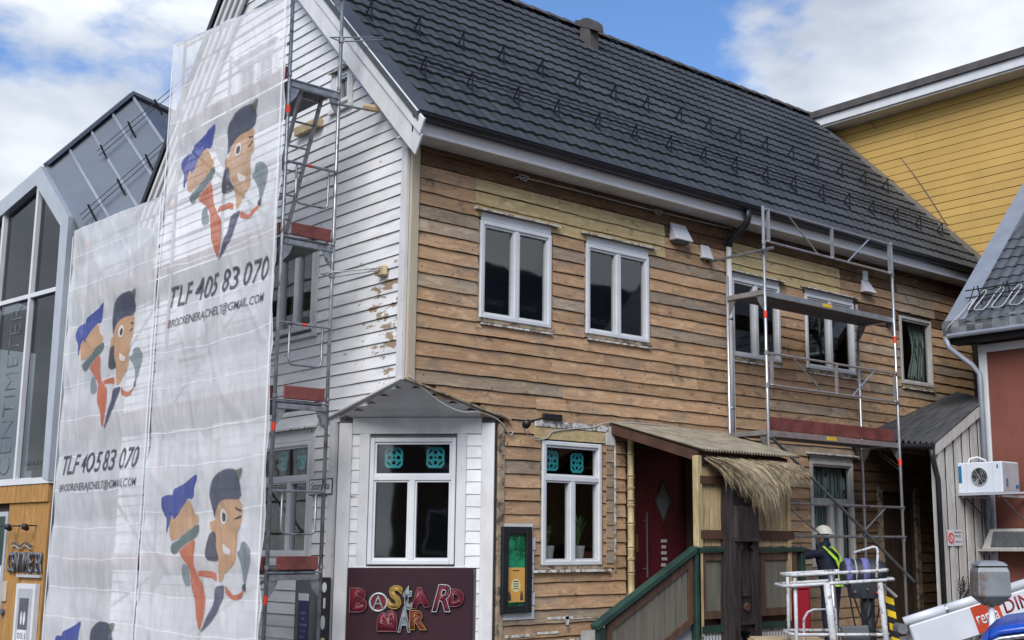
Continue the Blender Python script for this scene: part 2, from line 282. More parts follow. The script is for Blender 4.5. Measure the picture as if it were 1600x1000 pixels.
# ------------------------------------------------------------------ mesh helpers
ORG = {}
class Fr:
    """a wall plane: s runs to the right seen from outside, z up, d outwards"""
    def __init__(f, o, S): f.o = Vector(o); f.S = Vector(S).normalized(); f.N = f.S.cross(Vector((0, 0, 1)))
    def p(f, s, z, d=0.0): return f.o + f.S * s + f.N * d + Vector((0, 0, z))
RW = Fr((0, 0, 0), (1, 0, 0))
LW = Fr((0, 0, 0), (0, -1, 0))
CW = Fr((0, 1.42, 0), (1, -1, 0))
class MB:
    def __init__(m): m.v = []; m.f = []; m.mi = []; m.cur = 0
    def quad(m, pts):
        n = len(m.v); m.v += [Vector(p) for p in pts]; m.f.append(tuple(range(n, n + len(pts)))); m.mi.append(m.cur); return m
    def hexa(m, p):            # 0-3 bottom ring, 4-7 top ring
        n = len(m.v); m.v += [Vector(q) for q in p]
        for q in ((0, 3, 2, 1), (4, 5, 6, 7), (0, 1, 5, 4), (1, 2, 6, 5), (2, 3, 7, 6), (3, 0, 4, 7)):
            m.f.append(tuple(n + i for i in q)); m.mi.append(m.cur)
        return m
    def box(m, a, b):
        x0, y0, z0 = a; x1, y1, z1 = b
        return m.hexa([(x0, y0, z0), (x1, y0, z0), (x1, y1, z0), (x0, y1, z0), (x0, y0, z1), (x1, y0, z1), (x1, y1, z1), (x0, y1, z1)])
    def fb(m, fr, s0, s1, z0, z1, d0, d1):
        return m.hexa([fr.p(s0, z0, d1), fr.p(s1, z0, d1), fr.p(s1, z0, d0), fr.p(s0, z0, d0), fr.p(s0, z1, d1), fr.p(s1, z1, d1), fr.p(s1, z1, d0), fr.p(s0, z1, d0)])
    def prism(m, pts, vec):
        vec = Vector(vec); n = len(m.v); k = len(pts); pts = [Vector(p) for p in pts]
        m.v += pts + [p + vec for p in pts]
        m.f.append(tuple(n + i for i in range(k))[::-1]); m.f.append(tuple(n + k + i for i in range(k)))
        m.mi += [m.cur] * (2 + k)
        for i in range(k): m.f.append((n + i, n + (i + 1) % k, n + k + (i + 1) % k, n + k + i))
        return m
    def bar(m, a, b, w, h, up=(0, 0, 1)):
        a, b = Vector(a), Vector(b); t = (b - a).normalized(); up = Vector(up)
        if abs(t.dot(up)) > .98: up = Vector((1, 0, 0))
        s = t.cross(up).normalized(); u = s.cross(t).normalized(); s *= w / 2; u *= h / 2
        return m.hexa([a - s - u, a + s - u, a + s + u, a - s + u, b - s - u, b + s - u, b + s + u, b - s + u])
    def tube(m, pts, r, n=8, caps=True, closed=False):
        pts = [Vector(p) for p in pts]; K = len(pts); base = len(m.v)
        rs = r if isinstance(r, (list, tuple)) else [r] * K
        ref = None
        for i, p in enumerate(pts):
            if closed: t = (pts[(i + 1) % K] - pts[i - 1]).normalized()
            else: t = (pts[min(i + 1, K - 1)] - pts[max(i - 1, 0)]).normalized()
            if ref is None or abs(ref.dot(t)) > .97: ref = Vector((0, 0, 1)) if abs(t.z) < .9 else Vector((1, 0, 0))
            s = t.cross(ref).normalized(); u = s.cross(t).normalized(); ref = u
            for j in range(n):
                a = 2 * math.pi * j / n; m.v.append(p + (s * math.cos(a) + u * math.sin(a)) * rs[i])
        for i in range(K if closed else K - 1):
            i2 = (i + 1) % K
            for j in range(n):
                m.f.append((base + i * n + j, base + i * n + (j + 1) % n, base + i2 * n + (j + 1) % n, base + i2 * n + j)); m.mi.append(m.cur)
        if caps and not closed:
            m.f.append(tuple(base + j for j in range(n))[::-1]); m.f.append(tuple(base + (K - 1) * n + j for j in range(n))); m.mi += [m.cur] * 2
        return m
    def build(m, name, material, parent=None, smooth=False, recalc=True):
        org = ORG.get(parent, Vector((0, 0, 0))) if parent else Vector((0, 0, 0))
        me = bpy.data.meshes.new(name); me.from_pydata([v - org for v in m.v], [], m.f)
        mats = material if isinstance(material, (list, tuple)) else [material]
        for x in mats: me.materials.append(M[x] if isinstance(x, str) else x)
        if len(mats) > 1: me.polygons.foreach_set('material_index', m.mi)
        if recalc:
            b = bmesh.new(); b.from_mesh(me); bmesh.ops.recalc_face_normals(b, faces=b.faces); b.to_mesh(me); b.free()
        if smooth:
            b = bmesh.new(); b.from_mesh(me); bmesh.ops.remove_doubles(b, verts=b.verts, dist=1e-5); b.to_mesh(me); b.free()
        if smooth: me.polygons.foreach_set('use_smooth', [True] * len(me.polygons))
        o = bpy.data.objects.new(name, me); col.objects.link(o)
        if parent: o.parent = parent; ORG[o] = org
        else: ORG[o] = Vector((0, 0, 0))
        return o
def tag(o, label=None, cat=None, group=None, kind=None):
    if label: o['label'] = label
    if cat: o['category'] = cat
    if group: o['group'] = group
    if kind: o['kind'] = kind
    return o
def thing(name, loc, label, cat, group=None):
    e = bpy.data.objects.new(name, None); col.objects.link(e); e.location = loc; e.empty_display_size = .2
    ORG[e] = Vector(loc); return tag(e, label, cat, group)
def part(name, parent):
    e = bpy.data.objects.new(name, None); col.objects.link(e); e.parent = parent; e.empty_display_size = .1; ORG[e] = ORG[parent]; return e
def bev(o, w=.006, seg=1):
    md = o.modifiers.new('bevel', 'BEVEL'); md.width = w; md.segments = seg; md.limit_method = 'ANGLE'; return o
def arc(c, r, a0, a1, n, ax, ay):
    return [Vector(c) + Vector(ax) * r * math.cos(a0 + (a1 - a0) * i / n) + Vector(ay) * r * math.sin(a0 + (a1 - a0) * i / n) for i in range(n + 1)]
def text(name, s, fr, s0, z0, w, h, d, material, parent, depth=.002, weight=0.0, rot=0.0, vertical=False, tube=0.0, shear=0.0):
    """lettering fitted into the box w x h with its lower left corner at (s0, z0) of a wall plane"""
    cu = bpy.data.curves.new(name, 'FONT'); cu.body = s; cu.offset = weight; cu.extrude = 0.0; cu.resolution_u = 3; cu.shear = shear
    if tube: cu.fill_mode = 'NONE'; cu.bevel_depth = tube; cu.bevel_resolution = 1
    tmp = bpy.data.objects.new(name + '_tmp', cu); col.objects.link(tmp)
    dg = bpy.context.evaluated_depsgraph_get(); me = bpy.data.meshes.new_from_object(tmp.evaluated_get(dg))
    bpy.data.objects.remove(tmp); bpy.data.curves.remove(cu)
    if rot:
        me.transform(Matrix.Rotation(rot, 4, 'Z'))
    xs = [v.co.x for v in me.vertices]; ys = [v.co.y for v in me.vertices]
    x0, x1, y0, y1 = min(xs), max(xs), min(ys), max(ys)
    org = ORG.get(parent, Vector((0, 0, 0))) if parent else Vector((0, 0, 0))
    kz = min(w / (x1 - x0), h / (y1 - y0))
    for v in me.vertices:
        v.co = fr.p(s0 + (v.co.x - x0) / (x1 - x0) * w, z0 + (v.co.y - y0) / (y1 - y0) * h, d + v.co.z * kz) - org
    me.materials.clear(); me.materials.append(M[material])
    o = bpy.data.objects.new(name, me); col.objects.link(o)
    if parent: o.parent = parent; ORG[o] = org
    if depth and not tube:
        md = o.modifiers.new('solid', 'SOLIDIFY'); md.thickness = depth; md.offset = 0
    return o
def cut(intervals, holes):
    out_ = list(intervals)
    for a, b in holes:
        nx = []
        for p, q in out_:
            if b <= p or a >= q: nx.append((p, q)); continue
            if a > p: nx.append((p, a))
            if b < q: nx.append((b, q))
        out_ = nx
    return [(p, q) for p, q in out_ if q - p > .03]
def wall_base(mb, fr, outline, holes, d0, d1, steps):
    """wall slab made of cells, leaving window and door openings free; outline(z0,z1) gives (s0,s1)"""
    for z0, z1 in zip(steps[:-1], steps[1:]):
        s0, s1 = outline((z0 + z1) / 2)
        hs = [(h[0], h[1]) for h in holes if h[2] < (z0 + z1) / 2 < h[3]]
        for a, b in cut([(s0, s1)], hs): mb.fb(fr, a, b, z0, z1, d0, d1)

# ------------------------------------------------------------------ ground
g = MB().box((-150, -150, -.2), (150, 150, 0)).build('ground', 'asphalt'); tag(g, kind='structure')
pv = MB().box((-3.2, -3.6, 0.004), (14.15, 9.5, .10)).build('pavement', 'paving'); tag(pv, kind='structure')

# ------------------------------------------------------------------ the wooden house
house = thing('wooden_house', (0, 0, 0), 'two-storey wooden house, white boards on the gable side, bare brown boards on the street side', 'house')
RP = .97            # not a scale: ridge plane helper below
RIDGE_Y, RIDGE_Z = 4.05, 11.40
def roof_z(y): return 7.35 + y
# openings: s0, s1, z0, z1
RWIN = [(1.11, 2.335, 4.54, 5.84), (2.985, 4.24, 4.55, 5.84), (6.09, 7.30, 4.56, 5.82), (7.98, 9.36, 4.55, 5.82), (10.79, 11.84, 4.54, 5.80),
        (2.20, 3.275, 1.39, 3.02), (7.99, 9.17, 1.30, 3.02)]
RDOOR = (3.87, 5.17, .95, 3.06)
BACKDOOR = (10.0, 11.0, .1, 2.55)
LWIN = [(-3.60, -2.17, 4.54, 5.72), (-6.30, -4.90, 4.54, 5.72), (-3.55, -2.08, 1.50, 3.02), (-6.30, -4.80, 1.45, 3.02), (-4.78, -3.58, 8.42, 9.05), (-1.80, -1.46, 7.60, 8.03)]
CWIN = (.41, 1.515, 1.41, 3.01)
def steps(a, b, hs, extra=()):
    z = sorted({a, b, *[h[2] for h in hs if a < h[2] < b], *[h[3] for h in hs if a < h[3] < b], *extra}); return z
# right wall base
mb = MB()
hs = RWIN + [RDOOR, BACKDOOR]
def r_out(z):
    if z < 3.27: return (1.42, 13.95)
    if z < 3.62: return (1.42 * (3.62 - z) / .35 + .02, 13.95)
    return (0, 13.95)
wall_base(mb, RW, r_out, hs, -.14, 0, steps(0, 6.75, hs, [3.27, 3.34, 3.41, 3.48, 3.55, 3.62]))
wallR = mb.build('wall', 'gap', house); wallR['label'] = 'bare brown clapboard street wall'
mb = MB()
def l_out(z):
    far = -min(8.3, 4.05 + (11.1 - z) / 1.146)
    if z < 3.27: return (far, -1.42)
    if z < 3.62: return (far, -1.42 * (3.62 - z) / .35 - .02)
    if z > 7.1: return (far, -(z - 7.1))
    return (far, -.141)
wall_base(mb, LW, l_out, LWIN, -.14, 0, steps(0, 11.0, LWIN, [3.27, 3.34, 3.41, 3.48, 3.55, 3.62] + [7.1 + .1 * i for i in range(39)]))
wallL = mb.build('wall', 'whitegap', house); wallL['label'] = 'white clapboard gable wall'
mb = MB(); wall_base(mb, CW, lambda z: (.0, 2.008), [CWIN], -.12, 0, [0, CWIN[2], CWIN[3], 3.27])
wallC = mb.build('wall', 'whitegap', house); wallC['label'] = 'white chamfered ground-floor corner'
mb = MB(); mb.box((.0, 8.2, 0), (13.95, 8.3, 7.0)); mb.box((13.85, .141, 0), (13.95, 8.2, 7.0))
mb.build('rear_wall', 'soffit', house)
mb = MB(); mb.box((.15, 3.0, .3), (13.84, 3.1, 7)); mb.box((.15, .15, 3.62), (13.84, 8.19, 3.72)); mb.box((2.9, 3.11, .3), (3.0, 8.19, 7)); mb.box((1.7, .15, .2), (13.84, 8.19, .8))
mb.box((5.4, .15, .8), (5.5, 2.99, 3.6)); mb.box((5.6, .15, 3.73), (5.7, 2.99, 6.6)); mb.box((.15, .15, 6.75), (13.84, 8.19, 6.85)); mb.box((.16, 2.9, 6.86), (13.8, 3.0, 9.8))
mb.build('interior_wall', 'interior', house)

def plank(fr, s0, s1, z0, z1, material, parent, d=.032, rag=.006, gap=.015):
    n = max(1, int((s1 - s0) / .22)); j = random.uniform(-.003, .003); tilt = random.uniform(-.005, .005); m = MB()
    bow = random.uniform(-.004, .004)
    for i in range(n + 1):
        f = i / n; s_ = s0 + (s1 - s0) * f; zb = z0 + gap + j + tilt * f + bow * math.sin(math.pi * f) + random.uniform(-rag, rag); dd = d + random.uniform(-.003, .004)
        m.v += [fr.p(s_, zb, .0008), fr.p(s_, zb, dd), fr.p(s_, z1, .012), fr.p(s_, z1, .0008)]
    for i in range(n):
        k = i * 4
        for a_, b_ in ((0, 1), (1, 2), (2, 3), (3, 0)): m.f.append((k + a_, k + 4 + a_, k + 4 + b_, k + b_)); m.mi.append(0)
    m.f += [(0, 1, 2, 3), (n * 4 + 3, n * 4 + 2, n * 4 + 1, n * 4)]; m.mi += [0, 0]
    return m.build('plank', material, parent, recalc=False)
def segs(a, b, lo, hi, brk=()):
    pts = [a]
    while b - pts[-1] > hi: pts.append(pts[-1] + random.uniform(lo, hi))
    pts = [p for p in pts if all(abs(p - q) > .35 for q in brk)] + [q for q in brk if a + .2 < q < b - .2]
    if a not in pts: pts.append(a)
    pts = sorted(set(pts)); return list(zip(pts, pts[1:] + [b]))
# street wall planks
PR = .1742; z = 4.12 - PR * 23
while z < 6.66:
    z1 = z + PR; mid = (z + z1) / 2
    a, b = r_out(mid); a = max(a, .125 if mid > 3.62 else (1.55 if mid < 3.27 else a))
    b = 13.3 if mid > 4.55 else 12.6
    holes = [(h[0] - .028, h[1] + .028) for h in RWIN if h[2] - .05 < mid < h[3] + .06] + [(h[0] - .12, h[1] + .14) for h in (RDOOR, BACKDOOR) if h[2] < mid < h[3] + .05]
    brk = (1.02, 4.6, 6.0, 9.0, 10.75, 12.0) if 5.88 < mid < 6.47 else ()
    for p, q in cut([(a, b)], holes):
        for u, w in segs(p, q, 1.3, 3.6, brk):
            c = (u + w) / 2; mt = 'brown'
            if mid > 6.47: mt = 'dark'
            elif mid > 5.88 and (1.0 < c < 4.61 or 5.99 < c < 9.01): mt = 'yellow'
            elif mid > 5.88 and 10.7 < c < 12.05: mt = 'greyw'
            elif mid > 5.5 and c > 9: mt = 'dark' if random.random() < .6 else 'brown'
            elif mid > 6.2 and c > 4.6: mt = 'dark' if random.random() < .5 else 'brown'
            elif c > 9.4 and mid < 3.2: mt = 'dark'  # deep shade under the lean-to, put into the plank colour
            elif random.random() < .16: mt = 'greyw'
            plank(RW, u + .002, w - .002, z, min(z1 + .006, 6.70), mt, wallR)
    z = z1
# gable wall planks
PL = .1545; z = .12
while z < 10.85:
    z1 = z + PL; mid = (z + z1) / 2
    a, b = l_out(mid); b = min(b, -.13) if mid > 3.62 else (min(b - .03, -1.5) if mid < 3.27 else b - .05)
    if mid > 6.95: b = min(b, -(mid - 6.62)); a = max(a, -(4.05 + (10.75 - mid) / 1.146))
    if b - a > .15:
        holes = [(h[0] - .06, h[1] + .06) for h in LWIN if h[2] - .03 < mid < h[3] + .09]
        for p, q in cut([(a, b)], holes):
            for u, w in segs(p, q, 2.4, 5.2): plank(LW, u + .002, w - .002, z, z1 + .006, 'wboard', wallL, d=.030, rag=.0015, gap=.013)
    z = z1
z = .12
while z < 3.16:
    z1 = z + PL; mid = (z + z1) / 2
    holes = [(.30, 1.62)] if 1.35 < mid else ([(.16, 1.80)] if mid > .3 else [])
    for p, q in cut([(.17, 1.84)], holes): plank(CW, p, q, z, z1 + .006, 'wboard', wallC, d=.022, rag=.001, gap=.010)
    z = z1
# trims
mb = MB().fb(RW, 0, .125, 3.60, 6.66, 0, .045); bev(mb.build('corner_board', 'beige', house))
mb = MB().fb(LW, -.13, -.001, 3.62, 6.75, 0, .043); mb.build('corner_board', 'white', house)
for a, b in ((.0, .17), (1.84, 2.01)):
    bev(MB().fb(CW, a, b, 0, 3.20, .002, .045).build('corner_board', 'white', house))
MB().fb(LW, -1.60, -1.46, 0, 3.25, .001, .045).build('corner_board', 'white', house)
MB().fb(RW, 1.46, 1.55, 0, 3.20, .002, .043).build('corner_board', 'casing', house)
bev(MB().fb(CW, .17, 1.84, 3.06, 3.27, .002, .035).build('frieze_board', 'white', house))
for a, b in ((.27, .40), (1.525, 1.65)):
    bev(MB().fb(CW, a, b, 1.32, 3.06, .002, .036).build('window_casing', 'white', house))
bev(MB().fb(CW, .25, 1.67, 1.33, 1.385, .003, .060).build('window_sill', 'white', house))
# sloping underside where the chamfered corner meets the upper floor
fac = part('corner_soffit', house)
for i in range(4):
    t0, t1 = i / 4 + .001, (i + 1) / 4 - .002
    A, B, Cc = Vector((-.02, -.02, 3.62)), Vector((-.02, 1.47, 3.26)), Vector((1.47, -.02, 3.26))
    q = [A.lerp(B, t0), A.lerp(B, t1), A.lerp(Cc, t1), A.lerp(Cc, t0)]
    MB().prism(q, (.02, .02, .05)).build('soffit_board', 'white', fac)
mb = MB(); mb.bar((-.05, -.05, 3.64), (-.05, 1.86, 3.235), .07, .022); mb.build('drip_edge', 'soffit', fac)
mb = MB(); mb.bar((-.05, -.05, 3.645), (1.62, -.05, 3.25), .07, .022); mb.build('drip_edge', 'casing', fac)

def window(fr, s0, s1, z0, z1, parent, mull=None, transom=None, inset=.0, fw=.058, label=None, head=None, sill=True, gl='glass', proud=.045, fm='wframe'):
    w = part('window', parent)
    if label: w['label'] = label
    d0, d1 = -.06, proud - inset
    m = MB(); m.fb(fr, s0, s0 + fw, z0, z1, d0, d1).fb(fr, s1 - fw, s1, z0, z1, d0, d1).fb(fr, s0 + fw, s1 - fw, z0, z0 + fw, d0, d1 + .004).fb(fr, s0 + fw, s1 - fw, z1 - fw, z1, d0, d1 + .002)
    bev(m.build('frame', fm, w), .008)
    a, b, c, d = s0 + fw, s1 - fw, z0 + fw, z1 - fw
    cells = []
    if transom: cells.append((a, b, transom + .03, d)); top = transom - .03
    else: top = d
    xs = [a] + (mull or []) + [b]
    for i in range(len(xs) - 1): cells.append((xs[i] + (.034 if i else 0), xs[i + 1] - (.034 if i < len(xs) - 2 else 0), c, top))
    if transom: bev(MB().fb(fr, a, b, transom - .035, transom + .035, d0 + .003, d1 - .004).build('transom', fm, w), .006)
    for q in (mull or []): bev(MB().fb(fr, q - .038, q + .038, c, top, d0 + .002, d1 - .006).build('mullion', fm, w), .006)
    for (p, q, r_, t_) in cells:
        m = MB(); k = .026
        m.fb(fr, p, p + k, r_, t_, d0 + .01, d1 - .022).fb(fr, q - k, q, r_, t_, d0 + .01, d1 - .022).fb(fr, p + k, q - k, r_, r_ + k, d0 + .01, d1 - .02).fb(fr, p + k, q - k, t_ - k, t_, d0 + .01, d1 - .02)
        m.build('sash', fm, w)
        MB().fb(fr, p + k - .004, q - k + .004, r_ + k - .004, t_ - k + .004, -.022, -.017).build('pane', gl, w)
    if head:
        m = MB().fb(fr, s0 + .01, s1 - .01, z1 + .003, z1 + head, .002, d1 - .008); bev(m.build('head_board', fm, w))
        m = MB(); m.hexa([fr.p(s0 - .11, z1 + head, .11), fr.p(s1 + .11, z1 + head, .11), fr.p(s1 + .11, z1 + head + .02, .002), fr.p(s0 - .11, z1 + head + .02, .002),
                          fr.p(s0 - .11, z1 + head + .018, .11), fr.p(s1 + .11, z1 + head + .018, .11), fr.p(s1 + .11, z1 + head + .045, .002), fr.p(s0 - .11, z1 + head + .045, .002)])
        m.build('drip_cap', 'flake', w)
    if sill:
        m = MB().fb(fr, s0 - .03, s1 + .05, z0 - .05, z0 - .004, .0, .034); m.build('rotten_sill', 'casing', w)
        m = MB().fb(fr, s0 + .02, s1 + .02, z0 - .085, z0 - .062, .012, .058); m.build('sill_edge', 'flake', w)
    return w
for i, h in enumerate(RWIN[:4]):
    window(RW, *h, house, mull=[(h[0] + h[1]) / 2], head=.115 if i < 2 else .08)
window(RW, *RWIN[4], house, head=None, fm='oldwhite')
window(RW, *RWIN[5], house, mull=[2.74], transom=2.53, head=None)
window(RW, *RWIN[6], house, mull=[8.55, 8.78], transom=2.36, head=.10, fm='oldwhite')
window(LW, *LWIN[0], house, mull=[-3.12, -2.66], head=.06, sill=False)
window(LW, *LWIN[1], house, mull=[-5.6], head=.06, sill=False)
window(LW, *LWIN[2], house, mull=[-2.62], transom=2.52, head=.16, sill=False)
window(LW, *LWIN[3], house, mull=[-5.55], transom=2.52, head=.16, sill=False)
window(LW, *LWIN[4], house, mull=[-4.18], head=.05, sill=False)
window(LW, *LWIN[5], house, head=.03, sill=False, fw=.045)
window(CW, *CWIN, house, mull=[.96], transom=2.50, sill=False, proud=.05)
for (s0, s1, z0, z1) in LWIN:
    for a, b in ((s0 - .105, s0 - .003), (s1 + .003, s1 + .105)): bev(MB().fb(LW, a, b, z0 - .06, z1 + .07, .002, .05).build('window_casing', 'white', house))
    MB().fb(LW, s0 - .12, s1 + .12, z0 - .115, z0 - .062, .003, .075).build('window_sill', 'white', house)
# rotten strips of wood either side of the stripped windows
for (s0, s1, z0, z1) in RWIN[:6]:
    for a, b in ((s0 - .026, s0 - .003), (s1 + .003, s1 + .026)): MB().fb(RW, a, b, z0, z1, .0015, .016).build('rotten_strip', 'casing', house)
for zz in [1.40 + .172 * i for i in range(10)]:
    MB().fb(RW, 3.36, 3.50, zz + .01, zz + .165, .034, .042).build('patch_board', 'greyw', house)
MB().fb(RW, 3.515, 3.545, 1.3, 3.1, .034, .043).build('paint_strip', 'flake', house)
MB().fb(RW, 3.35, 3.52, 3.02, 3.28, .034, .05).build('paint_strip', 'white', house)
MB().fb(RW, 2.06, 3.40, 3.20, 3.285, .03, .052).build('paint_strip', 'flake', house)
MB().fb(RW, 2.05, 3.36, 3.04, 3.19, .034, .043).build('patch_board', 'yellow', house)
MB().fb(RW, 2.02, 3.42, 1.30, 1.335, .034, .075).build('window_sill', 'flake', house)
# unstripped white paint round the poster case: five short white board ends
for i in range(7):
    MB().fb(RW, 1.56, 2.06 + random.uniform(-.03, .04), .72 + i * .174, .72 + i * .174 + .160, .034, .041).build('paint_patch', 'white', house)
for a, b, c, w in ((2.3, 2.75, .70, .03), (1.6, 2.0, .50, .035), (2.5, 3.3, .69, .012), (2.1, 2.5, .52, .03), (2.62, 2.68, .62, .12), (1.7, 3.4, .42, .02)):
    MB().fb(RW, a, b, c, c + w, .033, .0365).build('paint_patch', 'flake', house)

# eaves
mb = MB().box((-.24, -.40, 6.63), (14.0, -.36, 6.80)); bev(mb.build('fascia_board', 'fascia', house))
mb = MB().box((-.24, -.385, 6.806), (14.0, -.355, 6.90)); mb.build('fascia_board', 'fascia', house)
for i in range(3): MB().box((-.22, -.358 + i * .12, 6.645), (13.96, -.358 + i * .12 + .115, 6.665)).build('soffit_board', 'soffit', house)
m = MB(); n = 8
prof = [(-.490 + .080 * math.cos(a), 6.862 + .080 * math.sin(a)) for a in [math.pi + math.pi * i / n for i in range(n + 1)]]
inn = [(-.490 + .072 * math.cos(a), 6.862 + .072 * math.sin(a)) for a in [math.pi + math.pi * i / n for i in range(n + 1)]]
for x0, x1 in ((-.27, 14.0),):
    for P_ in (prof, inn):
        for (y0, z0), (y1, z1) in zip(P_[:-1], P_[1:]): m.quad([(x0, y0, z0), (x1, y0, z0), (x1, y1, z1), (x0, y1, z1)])
    m.quad([(x0, y, z_) for y, z_ in prof]); m.quad([(x1, y, z_) for y, z_ in prof])
m.tube([(-.27, -.570, 6.864), (14.0, -.570, 6.864)], .010, 6)
m.build('gutter', 'gutter', house, recalc=False)
dp = part('downpipe', house)
MB().tube([(5.985, -.49, 6.84), (5.985, -.49, 6.68), (5.985, -.475, 6.62), (5.985, -.43, 6.56), (5.985, -.17, 6.40), (5.985, -.11, 6.35), (5.985, -.085, 6.28)], .056, 10).build('elbow', 'gutter', dp, True)
MB().tube([(5.985, -.085, 6.33), (5.985, -.085, 3.32)], .045, 10).build('pipe', 'white', dp, True)
MB().box((6.04, -.075, 3.2), (6.09, -.032, 4.55)).build('batten', 'white', dp)
for zz in (3.7, 5.1): MB().tube([(5.985, -.085, zz), (5.985, -.085, zz + .04)], .052, 10).build('clamp', 'steel', dp, True)

# roof
s2 = math.sqrt(.5)
mb = MB()
mb.prism([(-.24, -.44, 6.86), (-.24, RIDGE_Y, RIDGE_Z - .05), (-.24, RIDGE_Y, RIDGE_Z - .20), (-.24, -.34, 6.85)], (14.24, 0, 0))
fy = 8.75; fz = RIDGE_Z - (fy - RIDGE_Y) * 1.146
mb.prism([(-.24, RIDGE_Y, RIDGE_Z - .05), (-.24, fy, fz - .05), (-.24, fy, fz - .22), (-.24, RIDGE_Y, RIDGE_Z - .22)], (14.24, 0, 0))
roof = mb.build('roof', 'tile', house)
TW, TE = .2, .372
tn = Vector((0, -s2, s2)); ts = Vector((0, s2, s2))
def tile_mesh(name, n=8):
    m = MB(); rows = []
    for k, (t_, lift) in enumerate(((0.0, .042), (TE + .03, .004))):
        rows.append([Vector((TW * i / n, 0, 0)) + ts * t_ + tn * (lift + .016 * (0.5 - 0.5 * math.cos(2 * math.pi * i / n)) ** .8) for i in range(n + 1)])
    low = [p - tn * .034 - ts * .004 for p in rows[0]]
    for i in range(n):
        m.quad([rows[0][i], rows[0][i + 1], rows[1][i + 1], rows[1][i]]); m.quad([low[i], low[i + 1], rows[0][i + 1], rows[0][i]])
    return m
tm = tile_mesh('roof_tile')
NR, NC = 17, 68
TE_ = TE
base0 = Vector((.06, -.505, roof_z(-.505) - .012))
spots = [(r, c) for r in range(NR) for c in range(NC)]
camp = Vector(cam.location)
spots.sort(key=lambda rc: (base0 + Vector((rc[1] * TW, 0, 0)) + ts * rc[0] * TE - camp).length)
me = bpy.data.meshes.new('roof_tile'); me.from_pydata(tm.v, [], tm.f); me.materials.append(M['tile'])
for r_, c_ in spots[:300]:
    o = bpy.data.objects.new('roof_tile', me); col.objects.link(o); o.parent = roof
    o.location = base0 + Vector((c_ * TW, 0, 0)) + ts * r_ * TE + tn * random.uniform(-.004, .004)
rest = MB()
for r_, c_ in spots[300:]:
    off = base0 + Vector((c_ * TW, 0, 0)) + ts * r_ * TE + tn * random.uniform(-.004, .004); n0 = len(rest.v)
    rest.v += [v + off for v in tm.v]; rest.f += [tuple(n0 + i for i in f) for f in tm.f]; rest.mi += [0] * len(tm.f)
tag(rest.build('roof_tiles', 'tile', roof, recalc=False), kind='stuff')
for i in range(36):
    x = -.25 + i * .397
    m = MB(); pr = [(RIDGE_Y + .13 * math.cos(a), RIDGE_Z - .03 + .10 * math.sin(a)) for a in [math.pi * j / 6 for j in range(7)]]
    k = .012 if i % 2 else .0
    for (y0, z0), (y1, z1) in zip(pr[:-1], pr[1:]):
        m.quad([(x, y0, z0 + .018), (x + .405, y0, z0 + k * .2), (x + .405, y1, z1), (x, y1, z1 + .018)])
    m.quad([(x, y, zz + .018) for y, zz in pr]); m.build('ridge_tile', 'ridge', roof, recalc=False)
# verges
m = MB(); m.prism([(-.285, -.54, roof_z(-.54) + .02), (-.285, RIDGE_Y, RIDGE_Z + .03), (-.285, RIDGE_Y, RIDGE_Z - .06), (-.285, -.54, roof_z(-.54) - .07)], (.02, 0, 0))
m.prism([(-.262, -.54, roof_z(-.54) + .02), (-.262, RIDGE_Y, RIDGE_Z + .03), (-.262, RIDGE_Y, RIDGE_Z - .0), (-.262, -.54, roof_z(-.54) - .01)], (.34, 0, 0))
m.build('verge_flashing', 'vergemetal', roof)
m = MB(); m.prism([(13.62, -.52, roof_z(-.52) + .035), (13.62, RIDGE_Y, RIDGE_Z + .035), (13.62, RIDGE_Y, RIDGE_Z), (13.62, -.52, roof_z(-.52))], (.42, 0, 0))
m.build('verge_flashing', 'flash', roof)
# barge boards on the gable
def barge(x, y0, y1, off0, off1, name, material, th=.03, tip=True):
    m = MB(); pts = [(x, y0 - (.0 if not tip else .02), off1 + y0), (x, y1, off1 + y1), (x, y1, off0 + y1), (x, y0 + (.24 if tip else 0), off0 + y0 + (.24 if tip else 0)), ]
    if tip: pts = [(x, y0, off1 + y0), (x, y1, off1 + y1), (x, y1, off0 + y1), (x, y0 + .30, off0 + y0 + .30), (x, y0 + .20, off0 + y0 + .06)]
    m.prism(pts, (th, 0, 0)); return bev(m.build(name, material, house))
def bpoly(x, pts, name, material, th=.03): bev(MB().prism([(x, a, b) for a, b in pts], (th, 0, 0)).build(name, material, house))
bpoly(-.266, [(-.66, 6.735), (-.56, 6.56), (.95, 8.05), (.95, 8.33), (-.62, 6.765)], 'barge_board', 'white')
bpoly(-.264, [(.956, 8.055), (RIDGE_Y, 7.10 + RIDGE_Y), (RIDGE_Y, 7.375 + RIDGE_Y), (.956, 8.335)], 'barge_board', 'white')
bpoly(-.240, [(-.575, 6.555), (-.44, 6.33), (-.02, 6.74), (1.4, 8.17), (1.4, 8.52), (-.56, 6.54 + .03)], 'barge_board', 'white')
bpoly(-.242, [(1.406, 8.175), (RIDGE_Y, 6.77 + RIDGE_Y), (RIDGE_Y, 7.12 + RIDGE_Y), (1.406, 8.526)], 'barge_board', 'white')
m = MB(); m.prism([(-.205, .0, 6.80), (-.205, RIDGE_Y, 6.80 + RIDGE_Y), (-.205, RIDGE_Y, 6.83 + RIDGE_Y), (-.205, .0, 6.83)], (.20, 0, 0)); m.build('gable_soffit', 'white', house)
m = MB(); m.prism([(-.052, -.02, 6.55), (-.052, RIDGE_Y, 6.57 + RIDGE_Y), (-.052, RIDGE_Y, 6.90 + RIDGE_Y), (-.052, -.02, 6.88)], (.05, 0, 0)); m.build('frieze_board', 'white', house)
def far_z(y): return RIDGE_Z - (y - RIDGE_Y) * 1.146
